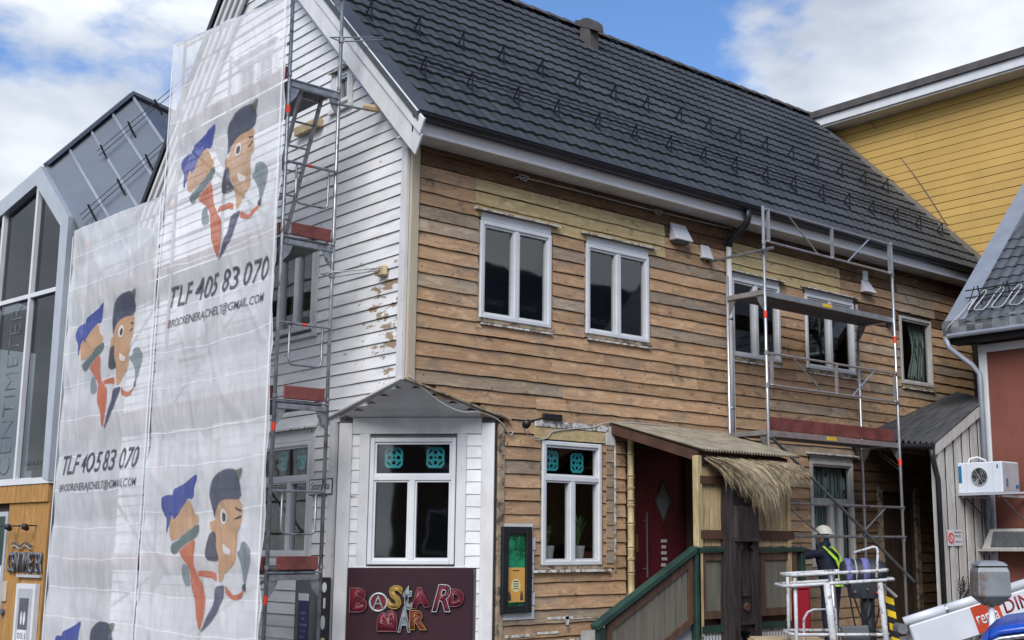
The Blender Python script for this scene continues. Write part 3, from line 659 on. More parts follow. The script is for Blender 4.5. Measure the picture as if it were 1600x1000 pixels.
for i, (x, o0, o1) in enumerate(((-.27, -.16, .0), (-.24, -.32, -.16), (-.20, -.48, -.33), (-.16, -.64, -.50), (-.12, -.80, -.66))):
    m = MB(); m.prism([(x, RIDGE_Y, RIDGE_Z + o0), (x, 8.6, far_z(8.6) + o0), (x, 8.6, far_z(8.6) + o1), (x, RIDGE_Y, RIDGE_Z + o1)], (.05, 0, 0)); m.build('barge_board', 'white' if i else 'black', house)
# snow guards
def guard(y, xs):
    gp = part('snow_guard', house); zb = roof_z(y)
    bm_ = MB()
    c = Vector((0, y, zb)); top = c + tn * .05 + Vector((0, -.02, .26))
    bm_.bar(c + ts * -.02 + tn * .05, top, .018, .016, up=(1, 0, 0)); bm_.bar(c + ts * .15 + tn * .05, top, .018, .016, up=(1, 0, 0))
    bm_.bar(c + ts * -.06 + tn * .045, c + ts * .20 + tn * .045, .024, .010, up=(1, 0, 0))
    first = bm_.build('bracket', 'black', gp)
    org_x = 0.0
    for i, x in enumerate(xs):
        o = first if i == 0 else first.copy()
        if i: col.objects.link(o); o.parent = gp
        o.location.x = x + random.uniform(-.02, .02); o.rotation_euler.z = 0
    for k in (.50, .95):
        p = c + tn * .05; q = p.lerp(top, k); MB().tube([(xs[0] - .3, q.y - .012, q.z), (xs[-1] + .25, q.y - .012, q.z)], .0085, 6).build('rail', 'black', gp)
guard(.36, [.42 + .785 * i for i in range(17)])
guard(1.50, [.30 + .785 * i for i in range(17)])
# roof vent near the ridge
vp = part('roof_vent', house)
bev(MB().box((6.11, 3.28, 10.5), (6.35, 3.54, 11.12)).build('shaft', 'ridge', vp), .01)
m = MB(); pr = [(3.16, 11.02), (3.19, 11.14), (3.30, 11.24), (3.42, 11.28), (3.54, 11.27), (3.66, 11.32), (3.66, 11.22), (3.16, 10.97)]
m.prism([(6.10, a, b) for a, b in pr], (.26, 0, 0)).build('cowl', 'ridge', vp)
for x, y, z_ in ((3.35, 3.95, 11.42),): MB().tube([(x, y, z_ - .2), (x, y, z_ + .05), (x + .05, y, z_ + .09)], .05, 8).build('vent_pipe', 'flash', house, True)

# the recessed front door
door = part('door', house); door['label'] = 'dark red door with a diamond window'
MB().fb(RW, 3.93, 5.11, .95, 3.02, -.135, -.09).build('leaf', 'door', door)
dc = (4.62, 2.28)
m = MB(); ring = [RW.p(dc[0] + a * .17, dc[1] + b * .30, -.085) for a, b in ((0, 1), (1, 0), (0, -1), (-1, 0))]
m.tube(ring, .016, 4, closed=True); m.build('diamond_frame', 'doortrim', door)
m = MB(); m.prism([RW.p(dc[0] + a * .15, dc[1] + b * .27, -.088) for a, b in ((0, 1), (1, 0), (0, -1), (-1, 0))], (0, .004, 0)); m.build('diamond_pane', 'frost', door)
MB().tube([RW.p(4.24, 1.20, -.045), RW.p(4.24, 2.12, -.045)], .013, 8).build('pull_handle', 'silver', door)
for zz in (1.32, 2.0): MB().tube([RW.p(4.24, zz, -.045), RW.p(4.24, zz, -.09)], .008, 6).build('handle_bracket', 'silver', door)
MB().fb(RW, 4.05, 4.10, 1.56, 1.80, -.09, -.083).build('lock_plate', 'brass', door)
m = MB()
for i in range(7): m.fb(RW, 4.57 + .012 * (i % 2), 4.69 - .012 * (i % 3), 1.18 + i * .085, 1.18 + i * .085 + .045, -.0885, -.083)
m.build('carved_motif', 'soffit', door)
for a, b, c, d in ((3.80, 3.925, .95, 3.12), (5.115, 5.22, .95, 3.12)): MB().fb(RW, a, b, c, d, -.14, .05).build('door_frame', 'doortrim', house)
MB().fb(RW, 3.925, 5.115, 3.022, 3.12, -.14, .048).build('door_frame', 'doortrim', house)
bd = part('door', house); bd['label'] = 'dark brown plank door in the passage'
for i in range(6): MB().fb(RW, 10.02 + i * .163, 10.02 + i * .163 + .158, .1, 2.53, -.10, -.06).build('door_board', 'doortrim', bd)
MB().tube([RW.p(10.15, 1.1, -.06), RW.p(10.15, 1.1, .0), RW.p(10.27, 1.1, .0)], .011, 6).build('handle', 'silver', bd)
for a, b in ((9.86, 9.99), (11.01, 11.13)): MB().fb(RW, a, b, .1, 2.65, .0, .05).build('door_frame', 'casing', house)

# ------------------------------------------------------------------ things fixed to or inside the house
sg = thing('bar_sign', CW.p(.97, .42, .05), 'maroon bar sign with mismatched outlined letters under the corner window', 'sign')
bev(MB().fb(CW, .185, 1.765, .40, 1.372, .048, .095).build('board', 'maroon', sg), .006)
def letter(ch, s, z_, w, h, fill, tube, rot=0.0, shear=0.0, wt=.03):
    text('letter', ch, CW, s, z_, w, h, .112, fill, sg, depth=.03, weight=wt, rot=rot, shear=shear)
    text('letter_outline', ch, CW, s - .005, z_ - .005, w + .01, h + .01, .132, tube, sg, tube=.013, weight=wt, rot=rot, shear=shear)
letter('B', .231, .83, .215, .292, 'signred', 'tubepink', wt=.07)
m = MB(); cc = CW.p(.588, .95, .11); m.tube(arc(cc, .108, 0, 2 * math.pi, 22, CW.S, (0, 0, 1))[:-1], .013, 6, closed=True); m.build('letter_ring', 'tubegrey', sg)
m = MB(); m.prism(arc(CW.p(.588, .95, .097), .098, 0, 2 * math.pi, 22, CW.S, (0, 0, 1))[:-1], CW.N * .008); m.build('letter_disc', 'signred', sg)
letter('A', .528, .885, .12, .14, 'tubegrey', 'tubegrey', wt=-.02)
letter('S', .705, .869, .185, .283, 'signyel', 'tubeyel', rot=-.12)
letter('t', .90, .86, .112, .29, 'signgrey', 'tubegrey')
letter('A', 1.008, .87, .23, .26, 'signred', 'tubepink', rot=.1, wt=.08)
letter('R', 1.262, .834, .235, .332, 'signred', 'tubegrey', shear=.3)
letter('D', 1.468, .90, .192, .21, 'signred', 'tubepink', wt=.08)
letter('B', .585, .597, .245, .25, 'signred', 'tubepink', rot=math.pi / 2, wt=.06)
letter('A', .845, .588, .155, .305, 'signgrey', 'tubegrey', wt=.02)
letter('R', .992, .618, .212, .232, 'signbrown', 'tubeyel', wt=.05)

ss = thing('street_name_sign', LW.p(-1.75, 2.30, .05), 'small white street name plate reading Storgata beside the left corner post', 'street sign')
MB().fb(LW, -2.04, -1.47, 2.29, 2.50, .046, .054).build('border', 'black', ss)
MB().fb(LW, -2.025, -1.485, 2.305, 2.485, .0545, .058).build('plate', 'stickerbluewhite', ss)
text('lettering', 'Storgata', LW, -1.98, 2.335, .45, .12, .060, 'black', ss, depth=.002)

pb = thing('notice_case', LW.p(-1.95, 0, .05), 'dark notice case with a poster, low on the gable wall behind the scaffold', 'notice case')
MB().fb(LW, -2.22, -1.70, .0, 1.22, .034, .09).build('case', 'greyplastic', pb)
MB().fb(LW, -2.18, -1.74, .0, 1.18, .091, .093).build('backing', 'flash', pb)
MB().fb(LW, -2.12, -1.86, .35, 1.04, .095, .098).build('poster', 'stickerblue', pb)
MB().fb(LW, -2.12, -1.86, .95, 1.04, .0985, .100).build('poster_heading', 'stickerbluewhite', pb)
m = MB(); 
for i in range(5): m.fb(LW, -2.06 + .02 * (i % 2), -1.95 + .03 * (i % 3), .48 + i * .075, .48 + i * .075 + .03, .0985, .0995)
m.build('poster_print', 'purple', pb)
sk = thing('sticker_panel', LW.p(-1.53, 0, .05), 'narrow black panel plastered with stickers beside the corner post', 'panel')
MB().fb(LW, -1.655, -1.43, .0, 1.25, .046, .066).build('panel', 'black', sk)
for i, (a, b, zz, hh) in enumerate(((-1.60, -1.49, 1.06, .13), (-1.57, -1.50, .84, .18), (-1.61, -1.50, .60, .18), (-1.60, -1.48, .40, .12), (-1.59, -1.49, .22, .14))):
    MB().prism([LW.p((a + b) / 2 + (b - a) / 2 * math.cos(t), zz + hh / 2 + hh / 2 * math.sin(t), .0665) for t in [2 * math.pi * k / (10 if i % 2 == 0 else 4) + .78 for k in range(10 if i % 2 == 0 else 4)]], LW.N * .002).build('sticker', 'stickerbluewhite' if i < 3 else 'cream', sk)

def ornament(fr, s, z_, label, w=.235, d=-.10):
    t = thing('paper_ornament', fr.p(s, z_, d), label, 'ornament', 'teal cut-paper squares hanging in the windows')
    h = w * 1.14; c = .17 * w
    P3 = lambda a, b: fr.p(s + a, z_ + b, d)
    cu = bpy.data.curves.new('paper', 'CURVE'); cu.dimensions = '2D'; cu.fill_mode = 'BOTH'
    def sp(pts):
        q = cu.splines.new('POLY'); q.points.add(len(pts) - 1); q.use_cyclic_u = True
        for k_, p_ in enumerate(pts): q.points[k_].co = (p_[0], p_[1], 0, 1)
    sp([(-w / 2 + c, -h / 2), (w / 2 - c, -h / 2), (w / 2, -h / 2 + c), (w / 2, h / 2 - c), (w / 2 - c, h / 2), (-w / 2 + c, h / 2), (-w / 2, h / 2 - c), (-w / 2, -h / 2 + c)])
    for a, b in ((0, .25), (.25, 0), (0, -.25), (-.25, 0), (0, 0)):
        r_ = .105 if (a or b) else .06
        sp([(a * w + r_ * w * math.cos(t_), b * h + r_ * w * math.sin(t_)) for t_ in [math.pi / 4 * i_ for i_ in range(8)]])
    for a, b in ((1, 1), (-1, 1), (1, -1), (-1, -1)):
        cx, cy_, l_, k_ = a * .285 * w, b * .285 * h, .155 * w, .05 * w
        ux, uy = .707 * a, -.707 * b; vx, vy = .707 * a, .707 * b
        sp([(cx + ux * l_ - vx * k_, cy_ + uy * l_ - vy * k_), (cx + ux * l_ * .8 + vx * k_, cy_ + uy * l_ * .8 + vy * k_), (cx - ux * l_ * .8 + vx * k_, cy_ - uy * l_ * .8 + vy * k_), (cx - ux * l_ - vx * k_, cy_ - uy * l_ - vy * k_)])
    cu.extrude = .002
    tmp = bpy.data.objects.new('paper_tmp', cu); col.objects.link(tmp)
    me_ = bpy.data.meshes.new_from_object(tmp.evaluated_get(bpy.context.evaluated_depsgraph_get())); bpy.data.objects.remove(tmp); bpy.data.curves.remove(cu)
    for v_ in me_.vertices: v_.co = fr.p(s + v_.co.x, z_ + v_.co.y, d + v_.co.z) - ORG[t]
    me_.materials.clear(); me_.materials.append(M['teal']); o_ = bpy.data.objects.new('paper', me_); col.objects.link(o_); o_.parent = t
    MB().tube([P3(0, h / 2), P3(0, h / 2 + .09)], .002, 4).build('thread', 'cable', t)
ornament(CW, .69, 2.765, 'left teal paper ornament in the white corner window')
ornament(CW, 1.23, 2.765, 'right teal paper ornament in the white corner window')
ornament(RW, 2.44, 2.765, 'left teal paper ornament in the window beside the poster case', d=-.06)
ornament(RW, 2.90, 2.755, 'right teal paper ornament in the window beside the porch', d=-.06)
ornament(LW, -2.96, 2.79, 'left teal paper ornament in the gable-side window behind the scaffold', d=-.06)
ornament(LW, -2.46, 2.79, 'right teal paper ornament in the gable-side window behind the scaffold', d=-.06)

def potplant(x, y, z_, h, label, seed):
    rnd = random.Random(seed)
    t = thing('potted_plant', (x, y, z_), label, 'plant', 'plants on the window sill')
    MB().tube([(x, y, z_), (x, y, z_ + .02), (x, y, z_ + .20), (x, y, z_ + .205)], [.075, .08, .105, .10], 14).build('pot', 'pot', t, True)
    m = MB()
    for i in range(22):
        a = rnd.uniform(0, 6.28); l = rnd.uniform(.5, 1) * h; sp = rnd.uniform(.1, .5) * h * .6
        base = Vector((x, y, z_ + .19)); tip = base + Vector((math.cos(a) * sp, math.sin(a) * sp * .6, l)); mid = base.lerp(tip, .55) + Vector((0, 0, .03))
        side = Vector((-math.sin(a), math.cos(a), 0)) * rnd.uniform(.02, .05)
        m.quad([base - side * .15, base + side * .15, mid + side, mid - side]); m.quad([mid - side, mid + side, tip + Vector((math.cos(a) * .05, math.sin(a) * .05, -.03))])
    m.build('leaves', 'leaf', t, recalc=False)
MB_s = MB().box((2.25, .03, 1.405), (3.24, .40, 1.44)).build('window_board', 'white', house)
potplant(2.44, .15, 1.44, .34, 'bushy plant in a grey pot behind the left pane of the ground-floor window', 3)
potplant(2.99, .15, 1.44, .48, 'taller spiky plant in a grey pot behind the right pane of the ground-floor window', 5)

def curtain(name, x0, x1, y, z0, z1, label, amp=.03, waist=0.0):
    m = MB(); n = 26; rows = 8; V = []
    for j in range(rows + 1):
        f = j / rows; zz = z0 + (z1 - z0) * f; sh = waist * math.sin(math.pi * min(1, (1 - f) * 1.2)) if waist else 0
        V.append([Vector((x0 + (x1 - x0) * i / n * (1 - sh) + sh * (x1 - x0), y + amp * math.sin(i * 1.7 + j * .1), zz)) for i in range(n + 1)])
    for j in range(rows):
        for i in range(n): m.quad([V[j][i], V[j][i + 1], V[j + 1][i + 1], V[j + 1][i]])
    o = m.build(name, 'curtain', None, True); md = o.modifiers.new('s', 'SOLIDIFY'); md.thickness = .004
    return tag(o, label, 'curtain')
curtain('curtain', 11.22, 11.80, .12, 4.6, 5.75, 'pale gathered curtain behind the rightmost upper window', amp=.012, waist=.30)
curtain('curtain', 8.04, 9.12, .10, 1.35, 2.98, 'green-grey curtain behind the ground-floor window by the scaffold', amp=.006)
for (h, words) in ((RWIN[0], ('OSAKO', 'OSAKO')), (RWIN[1], ('POLIO', 'APOUR'))):
    for k, wd in enumerate(words):
        c0 = h[0] + .12 + k * (h[1] - h[0] - .07) / 2
        wp = [o for o in house.children if o.name.startswith('window') and not o.name.startswith('window_')][RWIN.index(h)]
        text('window_lettering', wd, RW, c0, h[2] + (.20 if words[0] != 'POLIO' else .17), .30, .075, -.0145, 'black', wp, depth=.001)
def bracket_lamp(): pass
vt = thing('vent_hood', (4.87, 0, 6.3), 'larger white vent hood high on the brown wall under the eaves', 'vent', 'vent hoods on the brown wall')
m = MB(); m.hexa([(4.68, -.20, 6.17), (5.05, -.20, 6.17), (5.05, -.033, 6.17), (4.68, -.033, 6.17), (4.70, -.05, 6.45), (5.03, -.05, 6.45), (5.03, -.033, 6.45), (4.70, -.033, 6.45)])
bev(m.build('hood', 'wframe', vt), .008); MB().box((4.74, -.15, 6.13), (4.99, -.035, 6.168)).build('outlet', 'greyplastic', vt)
vt2 = thing('vent_hood', (5.47, 0, 6.1), 'small white vent hood just left of the downpipe', 'vent', 'vent hoods on the brown wall')
m = MB(); m.hexa([(5.36, -.12, 6.00), (5.60, -.12, 6.00), (5.60, -.033, 6.00), (5.36, -.033, 6.00), (5.38, -.045, 6.22), (5.57, -.045, 6.22), (5.57, -.033, 6.22), (5.38, -.033, 6.22)])
bev(m.build('hood', 'wframe', vt2), .006)
vt3 = thing('vent_hood', (9.75, 0, 6.1), 'white vent hood with a duct above it inside the scaffold bay', 'vent', 'vent hoods on the brown wall')
m = MB(); m.hexa([(9.58, -.16, 6.06), (9.92, -.16, 6.06), (9.92, -.033, 6.06), (9.58, -.033, 6.06), (9.62, -.05, 6.28), (9.84, -.05, 6.28), (9.84, -.033, 6.28), (9.62, -.033, 6.28)])
bev(m.build('hood', 'wframe', vt3), .006); MB().box((9.66, -.06, 6.283), (9.80, -.033, 6.46)).build('duct', 'wframe', vt3)
fl = thing('flood_light', (2.2, 0, 3.3), 'black outdoor lamp on a swan-neck arm above the ground-floor window', 'lamp')
MB().tube([(1.72, -.30, 3.20), (1.80, -.27, 3.235), (1.98, -.2, 3.27), (2.15, -.12, 3.31), (2.2, -.045, 3.32)], .014, 6).build('arm', 'black', fl, True)
MB().tube([(1.72, -.32, 3.21), (1.66, -.36, 3.19), (1.60, -.40, 3.16)], [.035, .05, .055], 10).build('head', 'black', fl, True)
bev(MB().box((2.16, -.10, 3.29), (2.50, -.055, 3.375)).build('base', 'black', fl), .01)
def wire(name, pts, label, r=.006, material='cable'):
    P_ = [Vector(p) for p in pts]; sm = []
    for i in range(len(P_) - 1):
        p0, p1, p2, p3 = P_[max(i - 1, 0)], P_[i], P_[i + 1], P_[min(i + 2, len(P_) - 1)]
        for k in range(6):
            t = k / 6; sm.append(.5 * ((2 * p1) + (-p0 + p2) * t + (2 * p0 - 5 * p1 + 4 * p2 - p3) * t * t + (-p0 + 3 * p1 - 3 * p2 + p3) * t ** 3))
    sm.append(P_[-1]); o = MB().tube(sm, r, 6).build(name, material, None, True); return tag(o, label, 'cable')
wire('cable', [(0.02, -.06, 3.68), (.45, -.06, 3.42), (.8, -.07, 3.30), (1.15, -.06, 3.31), (1.45, -.06, 3.22), (1.62, -.05, 3.06), (1.68, -.06, 3.10)], 'white cable drooping from the corner tip over the corner window', .008)
wire('cable', [(1.72, -.2, 3.19), (1.85, -.1, 3.10), (2.05, -.055, 3.02), (2.25, -.055, 3.05), (2.36, -.055, 3.14), (2.7, -.055, 3.20), (3.1, -.055, 3.25), (3.45, -.055, 3.34), (4.5, -.06, 3.36), (5.9, -.06, 3.30)], 'white cable looping from the black lamp to the porch roof', .007)
wire('cable', [(1.66, -.05, 6.52), (1.9, -.05, 6.55), (3.0, -.05, 6.56), (4.35, -.05, 6.56), (5.7, -.05, 6.585), (6.1, -.06, 6.60)], 'white cable running along the wall just under the eaves', .009)
for i, (x, zz) in enumerate(((1.80, 6.54), (4.42, 6.55))):
    pts = [(x + .07 * math.cos(a) * (1 + .3 * math.sin(3 * a)), -.06 - .01 * (k % 2), zz + .05 * math.sin(a) * (1 + .4 * math.cos(2 * a))) for k, a in enumerate([.62 * j for j in range(24)])]
    wire('cable_coil', pts, ('tangled coil of white cable hanging under the left end of the eaves', 'small knot of white cable under the eaves above the second window')[i], .007)

pc = thing('poster_case', (1.75, 0, .78), 'black framed poster case with a green jungle poster on the brown wall', 'poster case')
m = MB(); a, b, c, d = 1.50, 1.985, .80, 1.885; k = .095
m.fb(RW, a, a + k, c, d, .042, .10).fb(RW, b - k, b, c, d, .042, .10).fb(RW, a + k, b - k, c, c + k, .042, .099).fb(RW, a + k, b - k, d - k, d, .042, .099)
bev(m.build('frame', 'black', pc), .006)
MB().fb(RW, a + k, b - k, c + k, d - k, .043, .06).build('poster', 'posterGreen', pc)
MB().fb(RW, a + k, b - k, c + k + .045, 1.37, .0605, .062).build('poster_panel', 'posterOrange', pc)
m = MB(); m.prism([RW.p(1.745 + .075 * math.cos(t), 1.15 + .085 * math.sin(t), .0622) for t in [2 * math.pi * i / 14 for i in range(14)]], (0, -.001, 0)); m.build('poster_roundel', 'cream', pc)
m = MB()
for i in range(4): m.fb(RW, 1.70, 1.79, 1.10 + i * .03, 1.112 + i * .03, .0634, .064)
m.fb(RW, 1.69, 1.80, 1.325, 1.34, .0622, .063)
for x in (1.64, 1.84): m.prism([RW.p(x + q[0], 1.0 + q[1], .0622) for q in ((-.03, -.04), (.03, -.04), (.025, .02), (.0, .09), (-.02, .04))], (0, -.001, 0))
m.build('poster_print', 'panelbrown', pc)
text('poster_lettering', 'BAR MENY', RW, 1.615, .905, .25, .022, .0622, 'black', pc, depth=.001)

# ------------------------------------------------------------------ scaffold on the gable side
ls = thing('scaffold', (-.97, 3.8, 0), 'tall steel frame scaffold with red-brown toe boards along the white gable wall', 'scaffold')
XI, XO = -.62, -1.33
FY = [.73, 3.80, 6.90]
LV = [1.28, 3.28, 5.28, 7.28]
for k, y in enumerate(FY):
    top = 9.4 if k == 0 else (8.75 if k == 1 else 6.7)
    for x in (XI, XO): MB().tube([(x, y, 0), (x, y, top)], .0245, 8).build('pole', 'steel', ls, True)
    for z_ in LV:
        if z_ + .1 > top: continue
        m = MB(); m.box((XO + .02, y - .03, z_ - .03), (XI - .02, y + .03, z_ + .03)); m.tube([(XO, y - .02, z_ + .055), (XI, y - .02, z_ + .055)], .014, 6); m.build('transom', 'steel', ls)
        for x, sgn in ((XI, -1), (XO, 1)):
            MB().prism([(x + sgn * .02, y - .008, z_ - .03), (x + sgn * .15, y - .008, z_ - .03), (x + sgn * .10, y - .008, z_ - .15), (x + sgn * .02, y - .008, z_ - .24)], (0, .016, 0)).build('gusset', 'steel', ls)
        for x in (XI, XO): MB().tube([(x, y, z_ + .10), (x, y, z_ + .14)], .032, 8).build('coupler', 'steel', ls)
    if k == 0:
        MB().box((XO + .02, y - .03, 8.60), (XI - .02, y + .03, 8.66)).build('transom', 'steel', ls)
        for x, sgn in ((XI, -1), (XO, 1)): MB().prism([(x + sgn * .02, y - .008, 8.60), (x + sgn * .15, y - .008, 8.60), (x + sgn * .10, y - .008, 8.48), (x + sgn * .02, y - .008, 8.40)], (0, .016, 0)).build('gusset', 'steel', ls)
    # end rail with hanging loop
    if k == 0:
        for z_ in LV[:3]:
            MB().tube([(XO, y - .03, z_ + 1.0), (XI, y - .03, z_ + 1.0)], .019, 6).build('end_rail', 'steel', ls)
            a, b = XO + .14, XI - .12; zb = z_ + .50
            pts = [(a, y - .03, z_ + 1.0), (a, y - .03, zb + .08)] + arc((a + .07, y - .03, zb + .07), .07, math.pi, 1.5 * math.pi, 4, (1, 0, 0), (0, 0, 1)) + arc((b - .07, y - .03, zb + .07), .07, 1.5 * math.pi, 2 * math.pi, 4, (1, 0, 0), (0, 0, 1)) + [(b, y - .03, z_ + 1.0)]
            MB().tube(pts, .014, 6).build('end_loop', 'steel', ls, True)
    if k == 0:
        for z_ in (1.28, 3.28, 5.28): bev(MB().box((XO + .10, y - .045, z_ + .085), (XI - .06, y - .015, z_ + .245)).build('toe_board', 'redboard', ls), .008)
        for zz in (.98, 2.98, 6.9, 8.6): MB().tube([(XO, y, zz), (XO, y, zz + .10)], .0275, 8).build('joint_tag', 'redtag', ls)
        MB().tube([(XO + .29, y - .03, 6.28), (XO + .34, y - .03, 6.28)], .0205, 6).build('joint_tag', 'redtag', ls); MB().tube([(XO + .30, y - .03, 4.28), (XO + .36, y - .03, 4.28)], .0205, 6).build('joint_tag', 'redtag', ls)
    else:
        for zz in (2.6, 4.6, 6.3): MB().tube([(XO - .0, y, zz), (XO, y, zz + .09)], .0275, 8).build('joint_tag', 'redtag', ls)
for bay, (y0, y1, lv) in enumerate(((FY[0], FY[1], LV), (FY[1], FY[2], LV[:3]))):
    for z_ in lv:
        for x0 in (-1.29, -.97): MB().box((x0, y0 + .05, z_ + .03), (x0 + .31, y1 - .05, z_ + .085)).build('deck_board', 'deck', ls)
        MB().box((XO - .02, y0 + .05, z_ + .09), (XO + .005, y1 - .05, z_ + .24)).build('toe_board', 'redboard', ls)
        for dz in (.55, 1.05): MB().tube([(XO, y0, z_ + dz), (XO, y1, z_ + dz)], .019, 6).build('guard_rail', 'steel', ls)
    zs = [.3] + lv
    for i, z_ in enumerate(lv):
        a, b = (y0, y1) if i % 2 else (y1, y0)
        MB().tube([(XO + .03, a, z_ - 1.9 if i else .2), (XO + .03, b, z_)], .02, 6).build('brace', 'steel', ls)
MB().tube([(XO, FY[0], 8.52), (XO, FY[1], 8.70)], .02, 6).build('guard_rail', 'steel', ls)
ldr = part('ladder', ls)
A0, A1 = Vector((-1.08, 1.75, 5.40)), Vector((-1.08, .86, 7.32)); wv = Vector((.30, 0, 0))
for o_ in (Vector(), wv): MB().bar(A0 + o_, A1 + o_, .035, .05).build('stile', 'steel', ldr)
for i in range(7): p = A0.lerp(A1, .06 + i * .148); MB().tube([p, p + wv], .014, 6).build('rung', 'steel', ldr)
# wall ties with wooden packing blocks
for z_, yb in ((4.95, .45), (8.05, .55)):
    MB().tube([(XI - .16, .73, z_), (XI - .05, .72, z_ + .03), (-.10, yb, z_ + .14)], .009, 6).build('wall_tie', 'steel', ls); MB().tube([(XI - .16, .73, z_ - .0), (XI, .71, z_ - .02), (-.10, yb, z_ + .11)], .009, 6).build('wall_tie', 'steel', ls)
    MB().tube([(XI, .73, z_ - .03), (XI, .73, z_ + .05)], .036, 8).build('coupler', 'steel', ls)
bev(MB().box((-.10, .36, 4.98), (-.035, .54, 5.12)).build('packing_block', 'plywood', ls), .02)
m = MB().tube([(-.30, .66, 7.22), (-.12, .55, 7.20)], .05, 8); m.build('packing_block', 'plywood', ls)
MB().tube([(-.75, .72, 7.18), (-.30, .70, 7.20)], .016, 6).build('wall_tie', 'steel', ls)
MB().box((-.12, 2.1, 7.38), (-.04, 2.75, 7.50)).build('packing_block', 'plywood', ls)

# ------------------------------------------------------------------ printed sheeting
XS = -1.42
def fold(y, z_):
    b = (z_ * 1.0) % 1.0
    sag = -.035 * math.sin(math.pi * b) * (0.6 + .6 * mnoise.noise(Vector((y * .4, math.floor(z_), 2.2))))
    f = .018 * mnoise.noise(Vector((y * 2.4, z_ * .55, 1.3))) + .011 * mnoise.noise(Vector((y * 5.0 + z_ * 1.3, z_ * 1.6, 7.7))) + .006 * mnoise.noise(Vector((y * 11 - z_ * 2, z_ * 3.0, 4.0)))
    c1 = mnoise.noise(Vector((y * 1.5 + z_ * .45, z_ * .35, 3.1))); c2 = mnoise.noise(Vector((y * 1.1 - z_ * .8, z_ * .5 + y * .3, 9.4)))
    cre = -.013 * max(0, .14 - abs(c1)) / .14 - .011 * max(0, .12 - abs(c2)) / .12
    return sag * 1.3 + f * 1.5 + cre
LOGO = {
 'capdark': [(-0.1,1.57),(-0.05,1.74),(-0.1,1.85),(-0.24,1.93),(-0.44,1.98),(-0.67,1.97),(-0.74,1.93),(-0.84,1.82),(-0.87,1.6),(-0.48,1.61),(-0.32,1.59),(-0.19,1.47),(-0.14,1.37)],
 'visor': [(-0.67,1.95),(-0.92,1.98),(-0.88,1.88),(-0.8,1.82),(-0.73,1.87)],
 'skin1': [(-0.19,1.47),(-0.32,1.59),(-0.48,1.61),(-0.87,1.61),(-0.9,1.27),(-0.79,1.24),(-0.77,1.04),(-0.79,0.87),(-0.64,0.79),(-0.49,0.7),(-0.48,0.64),(-0.38,0.62),(-0.37,0.83),(-0.3,1.0),(-0.24,1.11),(-0.21,1.22),(-0.08,1.23),(-0.05,1.35),(-0.18,1.37)],
 'hair': [(-0.08,1.23),(-0.22,1.22),(-0.26,1.04),(-0.37,0.9),(-0.29,0.87),(-0.1,0.88),(-0.01,0.93),(-0.02,1.06)],
 'smile': [(-0.45,1.09),(-0.55,1.04),(-0.66,1.0),(-0.62,0.94),(-0.48,0.97)],
 'wink1': [(-0.7,1.52),(-0.77,1.49),(-0.87,1.48),(-0.86,1.45),(-0.72,1.48)],
 'wink2': [(-0.68,1.36),(-0.75,1.4),(-0.86,1.41),(-0.88,1.39),(-0.77,1.37)],
 'handr': [(-0.82,0.98),(-0.91,1.0),(-0.94,1.09),(-1.03,1.11),(-1.12,1.08),(-1.23,1.0),(-1.22,0.88),(-1.13,0.69),(-1.09,0.6),(-1.04,0.61),(-1.0,0.75),(-0.9,0.9)],
 'cuff': [(-1.01,0.61),(-1.1,0.62),(-1.09,0.52),(-1.01,0.55)],
 'arm': [(-0.54,0.6),(-0.62,0.54),(-0.76,0.48),(-0.89,0.5),(-1.01,0.55),(-1.04,0.52),(-0.94,0.44),(-0.79,0.42),(-0.63,0.45),(-0.55,0.49)],
 'suit': [(-0.3,0.57),(-0.53,0.6),(-0.51,0.49),(-0.42,0.3),(-0.21,0.11),(-0.03,0.0),(-0.15,0.21),(-0.27,0.38)],
 'collar': [(0.15,0.76),(-0.3,0.75),(-0.34,0.62),(-0.17,0.68),(0.02,0.69),(0.14,0.68)],
 'capblue': [(1.32,1.6),(1.27,1.68),(1.12,1.71),(0.98,1.7),(0.97,1.78),(0.69,1.83),(0.54,1.87),(0.3,1.95),(0.28,1.89),(0.35,1.78),(0.36,1.65),(0.46,1.63),(0.51,1.66),(0.73,1.54),(0.82,1.44),(0.94,1.38),(1.03,1.48),(1.09,1.47),(1.08,1.23),(1.14,1.22),(1.19,1.45),(1.27,1.49)],
 'skin2': [(1.03,1.47),(0.94,1.38),(0.82,1.44),(0.73,1.54),(0.51,1.66),(0.36,1.47),(0.23,1.42),(0.22,1.33),(0.63,1.18),(0.93,1.11),(1.02,1.18),(1.07,1.36)],
 'scarf': [(0.95,1.07),(0.63,1.17),(0.2,1.34),(0.16,1.24),(0.27,1.15),(0.61,1.04),(0.8,0.94),(0.91,0.97)],
 'redsuit': [(0.68,0.98),(0.56,1.04),(0.27,1.15),(0.27,0.95),(0.23,0.8),(0.14,0.69),(-0.01,0.59),(-0.08,0.44),(-0.08,0.25),(0.0,0.01),(0.16,0.24),(0.25,0.41),(0.3,0.56),(0.29,0.67),(0.4,0.8),(0.62,0.93)],
 'handl': [(0.6,0.77),(0.53,0.84),(0.41,0.82),(0.4,0.75),(0.32,0.66),(0.32,0.58),(0.45,0.56),(0.56,0.64)],
 'eyew': [(-0.52,1.4),(-0.51,1.36),(-0.48,1.32),(-0.44,1.31),(-0.39,1.32),(-0.35,1.36),(-0.33,1.41),(-0.34,1.46),(-0.37,1.49),(-0.41,1.5),(-0.46,1.49),(-0.5,1.45)],
 'eyed': [(-0.49,1.39),(-0.48,1.36),(-0.46,1.34),(-0.43,1.34),(-0.4,1.36),(-0.38,1.4),(-0.39,1.43),(-0.41,1.45),(-0.45,1.45),(-0.48,1.43)],
}
